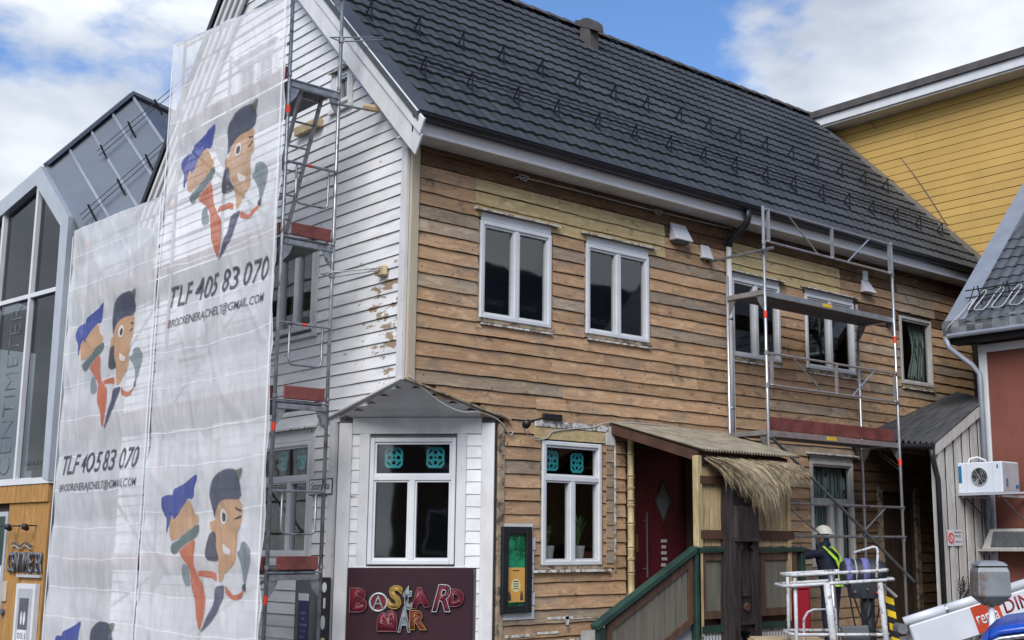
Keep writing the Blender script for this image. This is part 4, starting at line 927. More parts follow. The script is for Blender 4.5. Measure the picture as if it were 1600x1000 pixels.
LOGO_STYLE = [('capblue', 'blue', 0), ('skin2', 'skin', 1), ('scarf', 'scarf', 2), ('redsuit', 'orange', 1), ('handl', 'grey', 2), ('collar', 'orange', 0), ('arm', 'orange', 0), ('suit', 'suit', 2),
              ('skin1', 'skin', 1), ('hair', 'hair', 2), ('capdark', 'capdark', 2), ('visor', 'visor', 3), ('smile', 'white', 3), ('wink1', 'ink', 3), ('wink2', 'ink', 3), ('handr', 'grey', 1), ('cuff', 'ink', 2), ('eyew', 'white', 3), ('eyed', 'ink', 4)]
def conform(me, lift):
    for v in me.vertices: v.co.x = XS + fold(v.co.y, v.co.z) - lift
def chaikin(P_, n=2):
    for _ in range(n):
        q = []
        for i in range(len(P_)):
            a, b = P_[i], P_[(i + 1) % len(P_)]
            q += [(a[0] * .8 + b[0] * .2, a[1] * .8 + b[1] * .2), (a[0] * .2 + b[0] * .8, a[1] * .2 + b[1] * .8)]
        P_ = q
    return P_
def logo(parent, y, z_, names=None, zmin=-9):
    e = part('printed_emblem', parent); org = ORG[parent]
    for nm, cl, lay in LOGO_STYLE:
        if names and nm not in names: continue
        b = bmesh.new(); f = b.faces.new([b.verts.new((0, y + p[0], z_ + p[1])) for p in chaikin(LOGO[nm], 1)])
        bmesh.ops.triangulate(b, faces=b.faces)
        for _ in range(5):
            es = [e_ for e_ in b.edges if e_.calc_length() > .065]
            if es: bmesh.ops.subdivide_edges(b, edges=es, cuts=1); bmesh.ops.triangulate(b, faces=b.faces)
        if zmin > -9:
            bmesh.ops.bisect_plane(b, geom=b.verts[:] + b.edges[:] + b.faces[:], plane_co=(0, 0, zmin), plane_no=(0, 0, -1), clear_outer=True)
        if not b.verts: b.free(); continue
        me = bpy.data.meshes.new('print_shape'); b.to_mesh(me); b.free(); conform(me, .006 + lay * .0024)
        for v in me.vertices: v.co -= org
        me.materials.append(M['p_' + cl]); o = bpy.data.objects.new('print_shape', me); col.objects.link(o); o.parent = e; ORG[o] = org
def sheet_text(parent, s, y0, y1, z0, h, slope):
    o = text('print_lettering', s, LW, -y0, z0, y0 - y1, h, 0, 'p_ink', parent, depth=0, shear=.15, weight=.012)
    me = o.data; org = ORG[parent]
    b = bmesh.new(); b.from_mesh(me)
    for _ in range(3):
        es = [e_ for e_ in b.edges if e_.calc_length() > .08]
        if es: bmesh.ops.subdivide_edges(b, edges=es, cuts=1); bmesh.ops.triangulate(b, faces=b.faces)
    b.to_mesh(me); b.free()
    for v in me.vertices: v.co += org
    conform(me, .011)
    for v in me.vertices: v.co -= org
def sheet(y0, y1, zt, label, top_slope=0.0):
    t = thing('printed_sheeting', (XS, (y0 + y1) / 2, .15), label, 'sheeting', 'printed sheets on the scaffold')
    ny, nz_ = int((y1 - y0) / .036), int((zt - .15) / .05); m = MB(); org = ORG[t]
    def pt(i, j):
        y = y0 + (y1 - y0) * i / ny; zz = .15 + (zt + top_slope * (i / ny) - .15) * j / nz_
        return Vector((XS + fold(y, zz), y, zz))
    g_ = [[pt(i, j) for i in range(ny + 1)] for j in range(nz_ + 1)]
    m.v = [p for r_ in g_ for p in r_]
    for j in range(nz_):
        for i in range(ny): a = j * (ny + 1) + i; m.f.append((a, a + 1, a + ny + 2, a + ny + 1)); m.mi.append(0)
    m.build('cloth', 'sheet', t, True, recalc=False)
    zz = .6
    while zz < zt - .2:
        mm = MB(); k = 40
        am, ph_ = random.uniform(-.01, .06), random.uniform(0, 6)
        ln = []
        for i in range(k + 1):
            yy = y0 + (y1 - y0) * i / k; z2 = zz - am * math.sin(math.pi * i / k) + .008 * math.sin(i * .45 + ph_); ln.append(Vector((XS + fold(yy, z2) - .0022, yy, z2)))
        for p, q in zip(ln[:-1], ln[1:]): mm.quad([p, q, q + Vector((0, 0, .015)), p + Vector((0, 0, .015))])
        mm.build('reinforcing_band', 'sheetband', t, recalc=False); zz += random.uniform(.42, .60)
    for y in (y0 + .03, y1 - .03):
        mm = MB(); mm.quad([Vector((XS - .045, y - .02, .15)), Vector((XS - .045, y + .02, .15)), Vector((XS - .045, y + .02, zt)), Vector((XS - .045, y - .02, zt))]); mm.build('edge_hem', 'sheetband', t)
    MB().tube([(XS + .02, y0, zt + .01), (XS + .02, y1, zt + top_slope + .01)], .02, 6).build('top_bar', 'alu', t)
    return t
t1 = sheet(.64, 3.92, 8.40, 'taller printed white sheet hanging nearest the house corner', .33)
logo(t1, 2.17, 5.24); logo(t1, 2.08, .59)
sheet_text(t1, 'TLF 405 83 070', 3.50, .80, 4.80, .30, 0)
sheet_text(t1, 'BRODRENERAJCHELT@GMAIL.COM', 3.48, .85, 4.50, .15, 0)
t2 = sheet(3.96, 7.26, 6.50, 'lower printed white sheet next to the glass-fronted building', .10)
logo(t2, 5.54, 3.30); logo(t2, 5.50, -1.36, zmin=.2)
sheet_text(t2, 'TLF 405 83 070', 7.02, 4.18, 2.70, .30, 0)
sheet_text(t2, 'BRODRENERAJCHELT@GMAIL.COM', 7.03, 4.18, 2.42, .15, 0)

# ------------------------------------------------------------------ aluminium scaffold on the street side
rs = thing('scaffold', (7.27, -.73, 0), 'aluminium tube scaffold with two decks standing in front of the brown wall', 'scaffold')
YF, YB = -1.10, -.37; X0, X1 = 5.60, 8.97
for x in (X0, X1):
    for y, tp in ((YF, 6.66), (YB, 5.7)):
        z0 = 3.05 if (x == X0 and y == YF) else 0
        MB().tube([(x, y, z0 if x == X1 or y == YB else 0), (x, y, tp)], .0245, 10).build('pole', 'alu', rs, True)
    for z_ in (3.25, 5.33):
        m = MB(); m.box((x - .03, YF + .02, z_ - .02), (x + .03, YB - .02, z_ + .05)); m.build('transom', 'alu', rs)
        for y, sg_ in ((YF, 1), (YB, -1)):
            MB().prism([(x - .007, y + sg_ * .02, z_ - .02), (x - .007, y + sg_ * .17, z_ - .02), (x - .007, y + sg_ * .12, z_ - .12), (x - .007, y + sg_ * .02, z_ - .27)], (.014, 0, 0)).build('gusset', 'steel', rs)
    for zz in (2.93, 4.95): MB().tube([(x, YF, zz), (x, YF, zz + .11)], .0275, 10).build('joint_tag', 'redtag', rs)
    for zz in (1.75, 2.23, 3.95, 4.43, 6.10): MB().tube([(x, YF, zz - .03), (x, YF, zz + .04)], .034, 8).build('coupler', 'steel', rs)
for z_ in (3.25, 5.33):
    m = MB(); m.box((X0 + .03, YF + .035, z_), (X1 - .03, YB - .03, z_ + .035)); m.build('deck', 'deck', rs)
    MB().box((X0 + .03, YF + .005, z_ - .035), (X1 - .03, YF + .034, z_ + .045)).build('deck_beam', 'alu', rs)
    MB().box((7.02, YF + .0005, z_ - .02), (7.26, YF + .0045, z_ + .035)).build('sticker', 'yellowtag', rs)
bev(MB().box((X0 + .05, YF + .01, 3.305), (X1 - .12, YF + .035, 3.50)).build('toe_board', 'redboard', rs), .006)
def guardframe(za, zb, x0=X0 + .03, x1=X1 - .03):
    gfr = part('guard_frame', rs); y = YF - .02
    MB().tube([(x0, y, zb), (x1, y, zb)], .019, 8).build('rail', 'alu', gfr); MB().tube([(x0, y, za), (x1, y, za)], .019, 8).build('rail', 'alu', gfr)
    for x in (x0 + .06, (x0 + x1) / 2, x1 - .06): MB().bar((x, y, za), (x, y, zb), .05, .03).build('upright', 'alu', gfr)
    MB().tube([(x0 + .55, y, zb), (x0 + 1.28, y, za)], .014, 6).build('brace', 'alu', gfr); MB().tube([(x0 + 2.05, y, za), (x0 + 2.70, y, zb)], .014, 6).build('brace', 'alu', gfr)
guardframe(6.12, 6.62); guardframe(3.96, 4.43)
for zz in (2.25, 1.78): MB().tube([(5.75, YF - .02, zz), (X1 + .03, YF - .02, zz)], .021, 8).build('ledger', 'steel', rs)
MB().tube([(5.95, YF - .02, 2.22), (6.75, YF - .02, 1.80)], .014, 6).build('brace', 'steel', rs); MB().tube([(7.75, YF - .02, 1.80), (8.45, YF - .02, 2.22)], .014, 6).build('brace', 'steel', rs)
MB().tube([(5.58, YF - .06, 3.20), (9.12, YF - .06, 1.08)], .024, 8).build('diagonal_brace', 'greyplastic', rs)
MB().tube([(X0 - .05, .0, 5.97), (X0 - .05, -1.32, 5.97)], .0245, 8).build('wall_tie', 'steel', rs)
MB().tube([(X1, YF, 2.90), (X1 + .9, -.05, 3.30)], .009, 6).build('wall_tie', 'steel', rs); MB().tube([(X1, YF, 2.84), (X1 + .9, -.05, 3.24)], .009, 6).build('wall_tie', 'steel', rs)
MB().tube([(8.0, -.32, .6), (8.0, -.32, 1.75)], .015, 6).build('strap', 'black', rs)

# ------------------------------------------------------------------ porch with thatch and stairs
po = thing('entrance_porch', (4.5, -.8, 0), 'bar entrance porch with corrugated canopy, reed screens, thatch fringe and green stair rail', 'porch')
YP = -1.60
m = MB(); n = 140; P0, P1 = [], []
for i in range(n + 1):
    f = i / n; h = .019 * math.sin(i * math.pi / 2 + .4)
    P0.append(Vector((3.42 + 2.55 * f, -.035, 3.335 + h))); P1.append(Vector((3.46 + 2.02 * f, -1.76, 2.86 + h)))
for i in range(n): m.quad([P0[i], P0[i + 1], P1[i + 1], P1[i]])
cr_ = m.build('canopy_sheet', 'corr', po, recalc=False); md = cr_.modifiers.new('s', 'SOLIDIFY'); md.thickness = .008
MB().bar((3.47, -.04, 3.25), (3.50, -1.62, 2.795), .05, .13).build('rafter', 'band', po)
MB().bar((5.42, -.04, 3.20), (5.32, -1.62, 2.78), .05, .12).build('rafter', 'band', po)
for x in (4.1, 4.75): MB().bar((x, -.04, 3.24), (x, -1.62, 2.79), .05, .10).build('rafter', 'band', po)
MB().box((3.55, YP - .05, 2.70), (5.30, YP + .02, 2.815)).build('eave_beam', 'tiki', po)
bev(MB().box((3.45, YP - .05, .5), (3.545, YP + .045, 2.80)).build('post', 'bamboo', po), .01)
MB().box((5.30, YP - .04, .5), (5.375, YP + .04, 2.78)).build('post', 'bamboo', po)
rp_ = random.Random(4)
for a, b in ((3.56, 4.24), (4.245, 5.29)):
    m = MB(); x = a
    while x < b:
        w_ = rp_.uniform(.010, .022); m.tube([(x + w_ / 2, YP + rp_.uniform(-.004, .004), 1.64), (x + w_ / 2, YP, 2.71)], w_ / 2, 5, caps=False); x += w_
    tag(m.build('reed_panel', 'reed', po), kind='stuff')
MB().box((3.50, YP - .055, 1.73), (5.43, YP - .02, 1.845)).build('batten', 'band', po)
MB().box((3.50, YP - .056, 2.44), (4.1, YP - .021, 2.54)).build('batten', 'band', po)
bp = part('bamboo_pole', po)
zs = [.97, 1.28, 1.62, 1.95, 2.26, 2.60, 2.90, 3.12]
for a, b in zip(zs[:-1], zs[1:]): MB().tube([(3.755, -.12, a), (3.755, -.12, a + .012), (3.755, -.12, a + .03), (3.755, -.12, b - .03), (3.755, -.12, b - .008)], [.052, .056, .047, .047, .053], 12).build('joint', 'bamboo', bp, True)
for zz in (1.45, 2.18, 2.42): 
    for k in range(3): MB().tube(arc((3.755, -.12, zz + k * .014), .052, 0, 6.2, 12, (1, 0, 0), (0, 1, .08 * (k - 1))), .006, 4).build('rope', 'reed', bp)
# railing
def panel(pts_fn, n_boards, name):
    pn = part(name, po); q = pts_fn
    def P_(u, v, d=0): a = q[0].lerp(q[1], u); b = q[3].lerp(q[2], u); return a.lerp(b, v) + Vector((0, d, 0))
    fwu = .085 / (q[1] - q[0]).length; fwv = .12
    for (u0, u1, v0, v1) in ((0, fwu, 0, 1), (1 - fwu, 1, 0, 1), (fwu, 1 - fwu, 0, fwv), (fwu, 1 - fwu, 1 - fwv, 1)):
        MB().prism([P_(u0, v0, -.03), P_(u1, v0, -.03), P_(u1, v1, -.03), P_(u0, v1, -.03)], (0, .05, 0)).build('frame', 'panelbrown', pn)
    for i in range(n_boards):
        u0 = fwu + (1 - 2 * fwu) * i / n_boards; u1 = fwu + (1 - 2 * fwu) * (i + 1) / n_boards - .006
        MB().prism([P_(u0, fwv, -.005), P_(u1, fwv, -.005), P_(u1, 1 - fwv, -.005), P_(u0, 1 - fwv, -.005)], (0, .014, 0)).build('board', 'panelgrey', pn)
V3 = lambda x, z_: Vector((x, YP, z_))
panel([V3(3.52, .72), V3(4.22, .72), V3(4.22, 1.555), V3(3.52, 1.555)], 7, 'rail_panel')
panel([V3(4.72, .72), V3(5.50, .72), V3(5.50, 1.555), V3(4.72, 1.555)], 8, 'rail_panel')
panel([V3(1.86, -.10), V3(3.36, .68), V3(3.36, 1.50), V3(1.86, .72)], 13, 'stair_panel')
bev(MB().box((3.40, YP - .075, 1.56), (5.66, YP + .06, 1.625)).build('hand_rail', 'green', po), .01)
bev(MB().bar((1.66, YP - .01, .70), (3.44, YP - .01, 1.61), .13, .075).build('hand_rail', 'green', po), .01)
for x in (3.40, 5.58): bev(MB().box((x, YP - .05, .1), (x + .095, YP + .045, 1.56)).build('rail_post', 'green', po), .008)
MB().box((1.72, YP - .05, 0), (1.81, YP + .04, .70)).build('rail_post', 'green', po)
MB().box((3.495, YP - .06, .55), (5.58, YP + .03, .635)).build('bottom_beam', 'green', po)
MB().box((3.44, YP + .05, .62), (5.62, -.145, .72)).build('porch_floor', 'band', po)
for i in range(5): MB().box((1.9 + i * .31, YP + .06, 0), (2.21 + i * .31, -.10, .14 * (i + 1) - .02)).build('step', 'concrete', po)
for i in range(34):
    x = 3.51 + i * .061
    MB().bar((x, YP - .02, .12), (x + (.10 if i % 2 else -.10) * .0, YP - .02, .545), .030, .012, up=(0, 1, 0)).build('lattice_slat', 'lattice', po)
for i in range(4): MB().box((3.5, YP - .012, .17 + i * .105), (5.58, YP - .002, .205 + i * .105)).build('lattice_slat', 'lattice', po)
# thatch fringe
m = MB(); rt = random.Random(11)
for cl in range(72):
    f = (cl + rt.uniform(-.4, .4)) / 72; f = min(max(f, 0), 1); lay = rt.random()
    ln0 = (.34 + .36 * math.sin(math.pi * min(1, f * 1.15)) ** 1.3) * rt.uniform(.72, 1.15) * (.78 if f > .75 else 1)
    dx0 = rt.uniform(.08, .30) * (1.1 - .5 * f); dy0 = -rt.uniform(.24, .46); stiff = rt.uniform(.2, .4)
    for k in range(rt.randint(14, 34)):
        x = 3.57 + 1.52 * f + rt.gauss(0, .020); ln = ln0 * rt.uniform(.45, 1.12); dx = dx0 + rt.gauss(0, .045); dy = dy0 + rt.gauss(0, .05)
        p0 = Vector((x, YP - .07 - .04 * lay, 2.80 - .08 * rt.random())); p1 = p0 + Vector((dx * .45, dy * .55, -ln * stiff)); p2 = p0 + Vector((dx * .80 + rt.gauss(0, .012), dy * .85, -ln * .68)); p3 = p0 + Vector((dx + rt.gauss(0, .035), dy * .95 + rt.gauss(0, .03), -ln))
        s_ = Vector((rt.uniform(.6, 1), rt.uniform(-.6, .6), rt.uniform(-.3, .3))).normalized() * rt.uniform(.0018, .0048)
        m.quad([p0 - s_, p0 + s_, p1 + s_, p1 - s_]); m.quad([p1 - s_, p1 + s_, p2 + s_ * .8, p2 - s_ * .8]); m.quad([p2 - s_ * .8, p2 + s_ * .8, p3])
tag(m.build('thatch_fringe', 'thatch', po, recalc=False), kind='stuff')

tk = thing('carved_post', (4.09, -1.84, 0), 'dark carved wooden totem post in front of the porch railing', 'carved post')
yt = -1.86
TX = 4.16
hw = lambda z_: .235 + .055 * max(0, (1.7 - z_) / 1.7)
out_ = [(-hw(2.55) + .02, 2.55), (-hw(1.7), 1.7), (-hw(.9), .9), (-hw(0), 0.0), (-.20, 0), (-.17, .40), (-.11, .52), (0, .56), (.11, .52), (.17, .40), (.20, 0), (hw(0), 0), (hw(.9), .9), (hw(1.7), 1.7), (hw(2.55) - .02, 2.55)]
bev(MB().prism([(TX + a, yt + .06, b) for a, b in out_], (0, .20, 0)).build('trunk', 'tiki', tk), .02)
for sgn in (-1, 1):
    MB().prism([(TX + sgn * a, yt, b) for a, b in ((.235, 1.72), (.12, 1.72), (.14, .9), (.185, .05), (.285, .05), (.26, .9))], (0, .07, 0)).build('side_relief', 'tiki', tk)
bev(MB().box((TX - .245, yt - .03, 1.72), (TX + .245, yt + .07, 2.16)).build('head_block', 'tiki', tk), .03)
MB().box((TX - .24, yt - .055, 1.70), (TX + .24, yt + .06, 1.75)).build('brow', 'tiki', tk)
for sgn in (-1, 1): MB().tube([(TX + sgn * .12, yt - .01, 1.63), (TX + sgn * .12, yt + .06, 1.63)], .036, 12).build('eye', 'tiki', tk)
MB().prism([(TX - .06, yt + .07, 1.55), (TX + .06, yt + .07, 1.55), (TX + .08, yt + .03, 1.0), (TX - .08, yt + .03, 1.0)], (0, .04, 0)).build('nose', 'tiki', tk)
MB().box((TX - .14, yt + .01, .64), (TX + .14, yt + .065, .68)).build('mouth', 'tiki', tk)
bev(MB().tube([(TX + .02, yt + .02, .86), (TX + .02, yt + .065, .86)], .06, 8).build('carving', 'band', tk), .01)

# ------------------------------------------------------------------ lean-to, passage and red building
lt = thing('lean_to', (10.1, -.8, 0), 'lean-to passage roof of dark corrugated sheet with worn white board front', 'lean-to')
def lz(x, y): return 3.30 + .50 * (x - 9.38) + .12 * (y + 1.5)
m = MB(); n = 56; A_, B_ = [], []
for i in range(n + 1):
    y = -1.58 + 1.52 * i / n; h = .042 * math.sin(i * math.pi / 2)
    A_.append(Vector((9.22, y, lz(9.22, y) + .05 + h))); xb = 10.88 + 1.7 * i / n; B_.append(Vector((xb, y, 4.05 + .40 * i / n + .05 + h)))
for i in range(n): m.quad([A_[i], A_[i + 1], B_[i + 1], B_[i]])
o = m.build('roof_sheet', 'corrdark', lt, recalc=False); o.modifiers.new('s', 'SOLIDIFY').thickness = .01
for i in range(10):
    x = 9.52 + i * .134
    MB().prism([(x, -1.52 - .02 * (i % 2), 0), (x + .100, -1.52 - .02 * (i % 2), 0), (x + .100, -1.52 - .02 * (i % 2), lz(x + .100, -1.5) - .02), (x, -1.52 - .02 * (i % 2), lz(x, -1.5) - .02)], (0, .022, 0)).build('wall_board', 'oldwhite', lt)
MB().box((9.40, -1.49, 0), (10.86, -1.44, 3.2)).build('backing', 'gap', lt)
MB().box((9.37, -1.56, 0), (9.50, -1.42, 3.30)).build('corner_post', 'oldwhite', lt)
MB().prism([(9.30, -1.58, lz(9.30, -1.5) - .16), (10.86, -1.58, lz(10.86, -1.5) - .16), (10.86, -1.58, lz(10.86, -1.5) + .02), (9.30, -1.58, lz(9.30, -1.5) + .02)], (0, .03, 0)).build('barge_board', 'oldwhite', lt)
MB().tube([(9.18, -1.60, 3.22), (9.18, -.05, 3.32)], .05, 8).build('gutter', 'black', lt)
MB().tube([(9.18, -1.56, 3.18), (9.20, -1.56, 3.05), (9.30, -1.58, 2.7), (9.31, -1.58, .0)], .045, 8).build('downpipe', 'black', lt, True)
MB().box((9.36, -.05, 3.62), (9.44, -.03, 3.66)).build('flashing', 'casing', lt)

rb = thing('red_building', (12, -4, 0), 'brick-red building with white trim and a steep grey tiled roof on the right', 'building')
MB().box((10.90, -9, 0), (16, -1.56, 5.2)).build('wall', 'redwall', rb)
bev(MB().box((10.86, -1.68, 0), (10.899, -1.53, 5.0)).build('corner_board', 'wframe', rb), .008)
bev(MB().box((10.855, -9, 4.93), (10.899, -1.53, 5.07)).build('frieze_board', 'wframe', rb), .008)
MB().prism([(10.50, -9, 5.38), (10.50, -9, 5.30), (16, -9, 10.8), (16, -9, 10.88)], (0, 7.88, 0)).build('roof', 'redroof', rb)
roofR = rb.children[-1]
MB().prism([(10.46, -1.50, 5.43), (14.6, -1.50, 9.57), (14.6, -1.50, 9.40), (10.46, -1.50, 5.26)], (0, .40, 0)).build('verge_flashing', 'lightflash', rb)
MB().box((10.55, -9, 5.10), (10.90, -1.15, 5.24)).build('soffit', 'black', rb)
rts = Vector((s2, 0, s2)); rtn = Vector((-s2, 0, s2))
tm2 = MB(); n = 5; ro = []
for t_, lift in ((0, .03), (.33, .004)):
    ro.append([Vector((0, -.21 * i / n, 0)) + rts * t_ + rtn * (lift + .03 * (0.5 - .5 * math.cos(2 * math.pi * i / n))) for i in range(n + 1)])
for i in range(n):
    tm2.quad([ro[0][i], ro[0][i + 1], ro[1][i + 1], ro[1][i]]); tm2.quad([ro[0][i] - rtn * .03, ro[0][i + 1] - rtn * .03, ro[0][i + 1], ro[0][i]])
me2 = bpy.data.meshes.new('roof_tile'); me2.from_pydata(tm2.v, [], tm2.f); me2.materials.append(M['redroof'])
for r_ in range(9):
    for c_ in range(11):
        o = bpy.data.objects.new('roof_tile', me2); col.objects.link(o); o.parent = roofR
        o.location = Vector((10.47, -1.50 - c_ * .21, 5.40)) + rts * r_ * .31 - ORG[rb]
for r_ in range(2):
    for c_ in range(12):
        y = -1.12 - c_ * .155; MB().box((10.44 + .01 * r_, y - .148, 5.24 + r_ * .12), (10.47 + .01 * r_, y, 5.37 + r_ * .12)).build('slate', 'slate', rb)
gz = part('snow_guard', rb)
for k in range(2): MB().tube([(10.86, -1.35, 5.93 + k * .13), (10.86, -3.5, 5.93 + k * .13)], .012, 6).build('rail', 'black', gz)
for i in range(7): MB().bar((10.80, -1.42 - i * .28, 5.75), (10.88, -1.42 - i * .28 + (.12 if i % 2 else -.1), 6.12), .02, .02).build('bracket', 'black', gz)
MB().tube([(10.45, -1.20, 5.22), (10.45, -9, 5.22)], .045, 8).build('gutter', 'lightflash', rb)
MB().tube([(10.45, -1.16, 5.2), (10.48, -1.2, 5.02), (10.72, -1.48, 4.72), (10.75, -1.60, 4.55), (10.75, -1.62, 1.5)], .05, 10).build('downpipe', 'lightflash', rb, True)
pts = []
for i in range(5):
    y = -1.52 - i * .33
    pts += [(10.62, y, 5.66), (10.86, y - .06, 5.92), (10.98, y - .13, 6.05), (10.90, y - .20, 5.97), (10.62, y - .13, 5.68), (10.58, y - .22, 5.63)]
wire('heating_cable', [(10.46, -1.14, 5.3), (10.43, -1.28, 5.42), (10.55, -1.42, 5.60), (10.8, -1.5, 5.86), (10.78, -1.53, 5.84)] + pts, 'white heating cable looped over the grey roof of the red building', .011)
ac = thing('air_conditioner', (10.25, -1.9, 2.5), 'white air conditioner outdoor unit with a round fan on the right', 'air conditioner')
FA = Fr((10.0, -1.5, 0), (0, -1, 0))
bev(MB().box((10.0, -2.32, 2.49), (10.55, -1.50, 2.99)).build('case', 'acwhite', ac), .012)
MB().box((10.03, -2.324, 2.52), (10.54, -2.321, 2.97)).build('side_panel', 'acside', ac)
fc_ = FA.p(.42, 2.755, .004)
MB().tube(arc(fc_, .145, 0, 2 * math.pi, 24, (0, 1, 0), (0, 0, 1))[:-1], .010, 6, closed=True).build('fan_ring', 'acside', ac)
MB().prism([p for p in arc(fc_, .14, 0, 2 * math.pi, 24, (0, 1, 0), (0, 0, 1))[:-1]], (.003, 0, 0)).build('fan_opening', 'black', ac)
for i in range(4):
    a = i * math.pi / 2 + .5
    MB().prism([fc_ + Vector((-.006, math.cos(a + d_) * r_, math.sin(a + d_) * r_)) for r_, d_ in ((.02, 0), (.13, -.30), (.135, .25), (.03, .4))], (.002, 0, 0)).build('fan_blade', 'acside' if i == 3 else 'greyplastic', ac)
for r_ in (.05, .085, .118): MB().tube(arc(fc_ + Vector((-.012, 0, 0)), r_, 0, 2 * math.pi, 18, (0, 1, 0), (0, 0, 1))[:-1], .0022, 4, closed=True).build('fan_guard', 'steel', ac)
for i in range(6): MB().tube([fc_ + Vector((-.012, math.cos(i * math.pi / 6) * .15, math.sin(i * math.pi / 6) * .15)), fc_ + Vector((-.012, -math.cos(i * math.pi / 6) * .15, -math.sin(i * math.pi / 6) * .15))], .0022, 4).build('fan_guard', 'steel', ac)
for s_ in (.19, .66): MB().fb(FA, s_, s_ + .004, 2.51, 2.97, .0005, .002).build('panel_seam', 'acside', ac)
MB().fb(FA, .04, .10, 2.66, 2.94, .001, .003).build('label', 'bluelogo', ac); MB().fb(FA, .735, .76, 2.88, 2.94, .001, .003).build('mark', 'bluelogo', ac)
MB().box((10.12, -2.327, 2.58), (10.18, -2.3245, 2.72)).build('grip', 'purple', ac); MB().box((10.42, -2.327, 2.56), (10.52, -2.3245, 2.62)).build('sticker', 'bluelogo', ac)
for y in (-2.25, -1.6):
    MB().box((10.0, y - .02, 2.42), (10.9, y + .02, 2.455)).build('bracket', 'acside', ac); MB().bar((10.08, y, 2.43), (10.88, y, 1.98), .02, .02).build('bracket_strut', 'greyplastic', ac)
MB().box((9.95, -2.9, 2.455), (10.02, -1.45, 2.487)).build('shelf_bar', 'acside', ac)
MB().tube([(10.2, -1.6, 2.99), (10.25, -1.62, 3.07), (10.35, -1.7, 3.10), (10.45, -1.78, 3.05), (10.48, -1.8, 2.99)], .018, 8).build('hose', 'wframe', ac, True)
hd = thing('ventilation_cowl', (10.7, -2.3, 1.6), 'white ventilation cowl with dark honeycomb grille low on the red wall', 'vent')
m = MB(); m.hexa([(10.52, -2.9, 1.58), (10.90, -2.9, 1.58), (10.90, -1.58, 1.58), (10.52, -1.58, 1.58), (10.62, -2.9, 1.92), (10.90, -2.9, 1.92), (10.90, -1.70, 1.92), (10.62, -1.70, 1.92)]); bev(m.build('housing', 'oldwhite', hd), .012)
m = MB(); m.quad([(10.525, -2.9, 1.63), (10.525, -1.76, 1.63), (10.595, -1.78, 1.87), (10.595, -2.9, 1.87)]); o = m.build('grille', 'greyplastic', hd); o.modifiers.new('s', 'SOLIDIFY').thickness = .01
m = MB()
for r_ in range(6):
    for c_ in range(18): 
        y = -1.80 - c_ * .058 - (.029 if r_ % 2 else 0); zz = 1.65 + r_ * .038; x = 10.510 + (zz - 1.63) / .24 * .07
        m.tube(arc((x, y, zz), .019, 0, 2 * math.pi, 6, (0, 1, 0), (.28, 0, .96))[:-1], .004, 4, closed=True)
tag(m.build('honeycomb', 'steel', hd), kind='stuff')
MB().box((10.49, -2.93, 1.555), (10.90, -1.54, 1.582)).build('ledge', 'oldwhite', hd)
ns = thing('no_parking_sign', (9.78, -1.56, 1.64), 'small white notice with a red prohibition ring on the white boards', 'sign')
FS = Fr((9.55, -1.545, 0), (1, 0, 0))
MB().fb(FS, 0, .46, 1.64, 1.90, .0, .006).build('plate', 'stickerbluewhite', ns)
MB().tube(arc(FS.p(.10, 1.77, .008), .075, 0, 6.283, 18, (1, 0, 0), (0, 0, 1))[:-1], .012, 5, closed=True).build('ring', 'redtag', ns)
MB().bar(FS.p(.05, 1.82, .008), FS.p(.15, 1.72, .008), .018, .004, up=(0, 1, 0)).build('slash', 'redtag', ns)
text('lettering', 'PARKERING', FS, .21, 1.84, .22, .035, .0075, 'black', ns, depth=.001); text('lettering', 'FORBUDT', FS, .21, 1.78, .20, .035, .0075, 'black', ns, depth=.001); MB().fb(FS, .21, .43, 1.70, 1.71, .0062, .0075).build('line', 'black', ns)
vn = thing('dry_climber', (10.0, -1.62, 0), 'leafless dark climbing plant at the foot of the white boards', 'plant')
m = MB(); rv = random.Random(2)
for i in range(170):
    x = 9.75 + rv.random() * .75; z_ = rv.random() * 1.15 * (1 - (x - 9.75) * .45); p = Vector((x, -1.58, z_))
    q = p + Vector((rv.uniform(-.12, .12), rv.uniform(-.05, .0), rv.uniform(-.05, .22))); m.tube([p, p.lerp(q, .5) + Vector((rv.uniform(-.03, .03), -.02, 0)), q], .007, 4)
    m.quad([q, q + Vector((.03, -.02, .02)), q + Vector((.02, -.01, .05))])
tag(m.build('stems', 'tiki', vn, recalc=False), kind='stuff')

# ------------------------------------------------------------------ yellow building behind
yb = thing('yellow_building', (16, 0, 0), 'tall ochre-yellow boarded building rising behind the tiled roof', 'building')
FYB = Fr((14.2, 0, 0), (0, -1, 0))
MB().box((14.2, -6, 0), (22, 9, 11.12)).build('wall', 'ochregap', yb)
z_ = 5.0
while z_ < 11.0:
    cutp = random.uniform(-2.5, 1.5)
    for p_, q_ in ((-4.6, cutp - .002), (cutp + .002, 5.9)): MB().fb(FYB, p_, q_, z_ + .008 + random.uniform(-.002, .002), min(z_ + .166, 11.02), .0, .020 + random.uniform(0, .005)).build('plank', 'ochre', yb)
    z_ += .172
MB().box((13.72, -6.4, 11.02), (14.2, 9, 11.10)).build('soffit', 'soffit', yb)
bev(MB().box((13.68, -6.4, 11.06), (13.72, 9, 11.26)).build('fascia_board', 'wframe', yb), .006)
MB().box((13.62, -6.4, 11.265), (22, 9, 11.42)).build('roof', 'ridge', yb)
wire('antenna_cable', [(13.70, 2.75, 11.2), (14.165, 2.6, 10.9), (14.165, 1.6, 9.5), (14.165, .9, 8.3)], 'thin dark cable hanging down the yellow boards', .008, 'greyplastic')

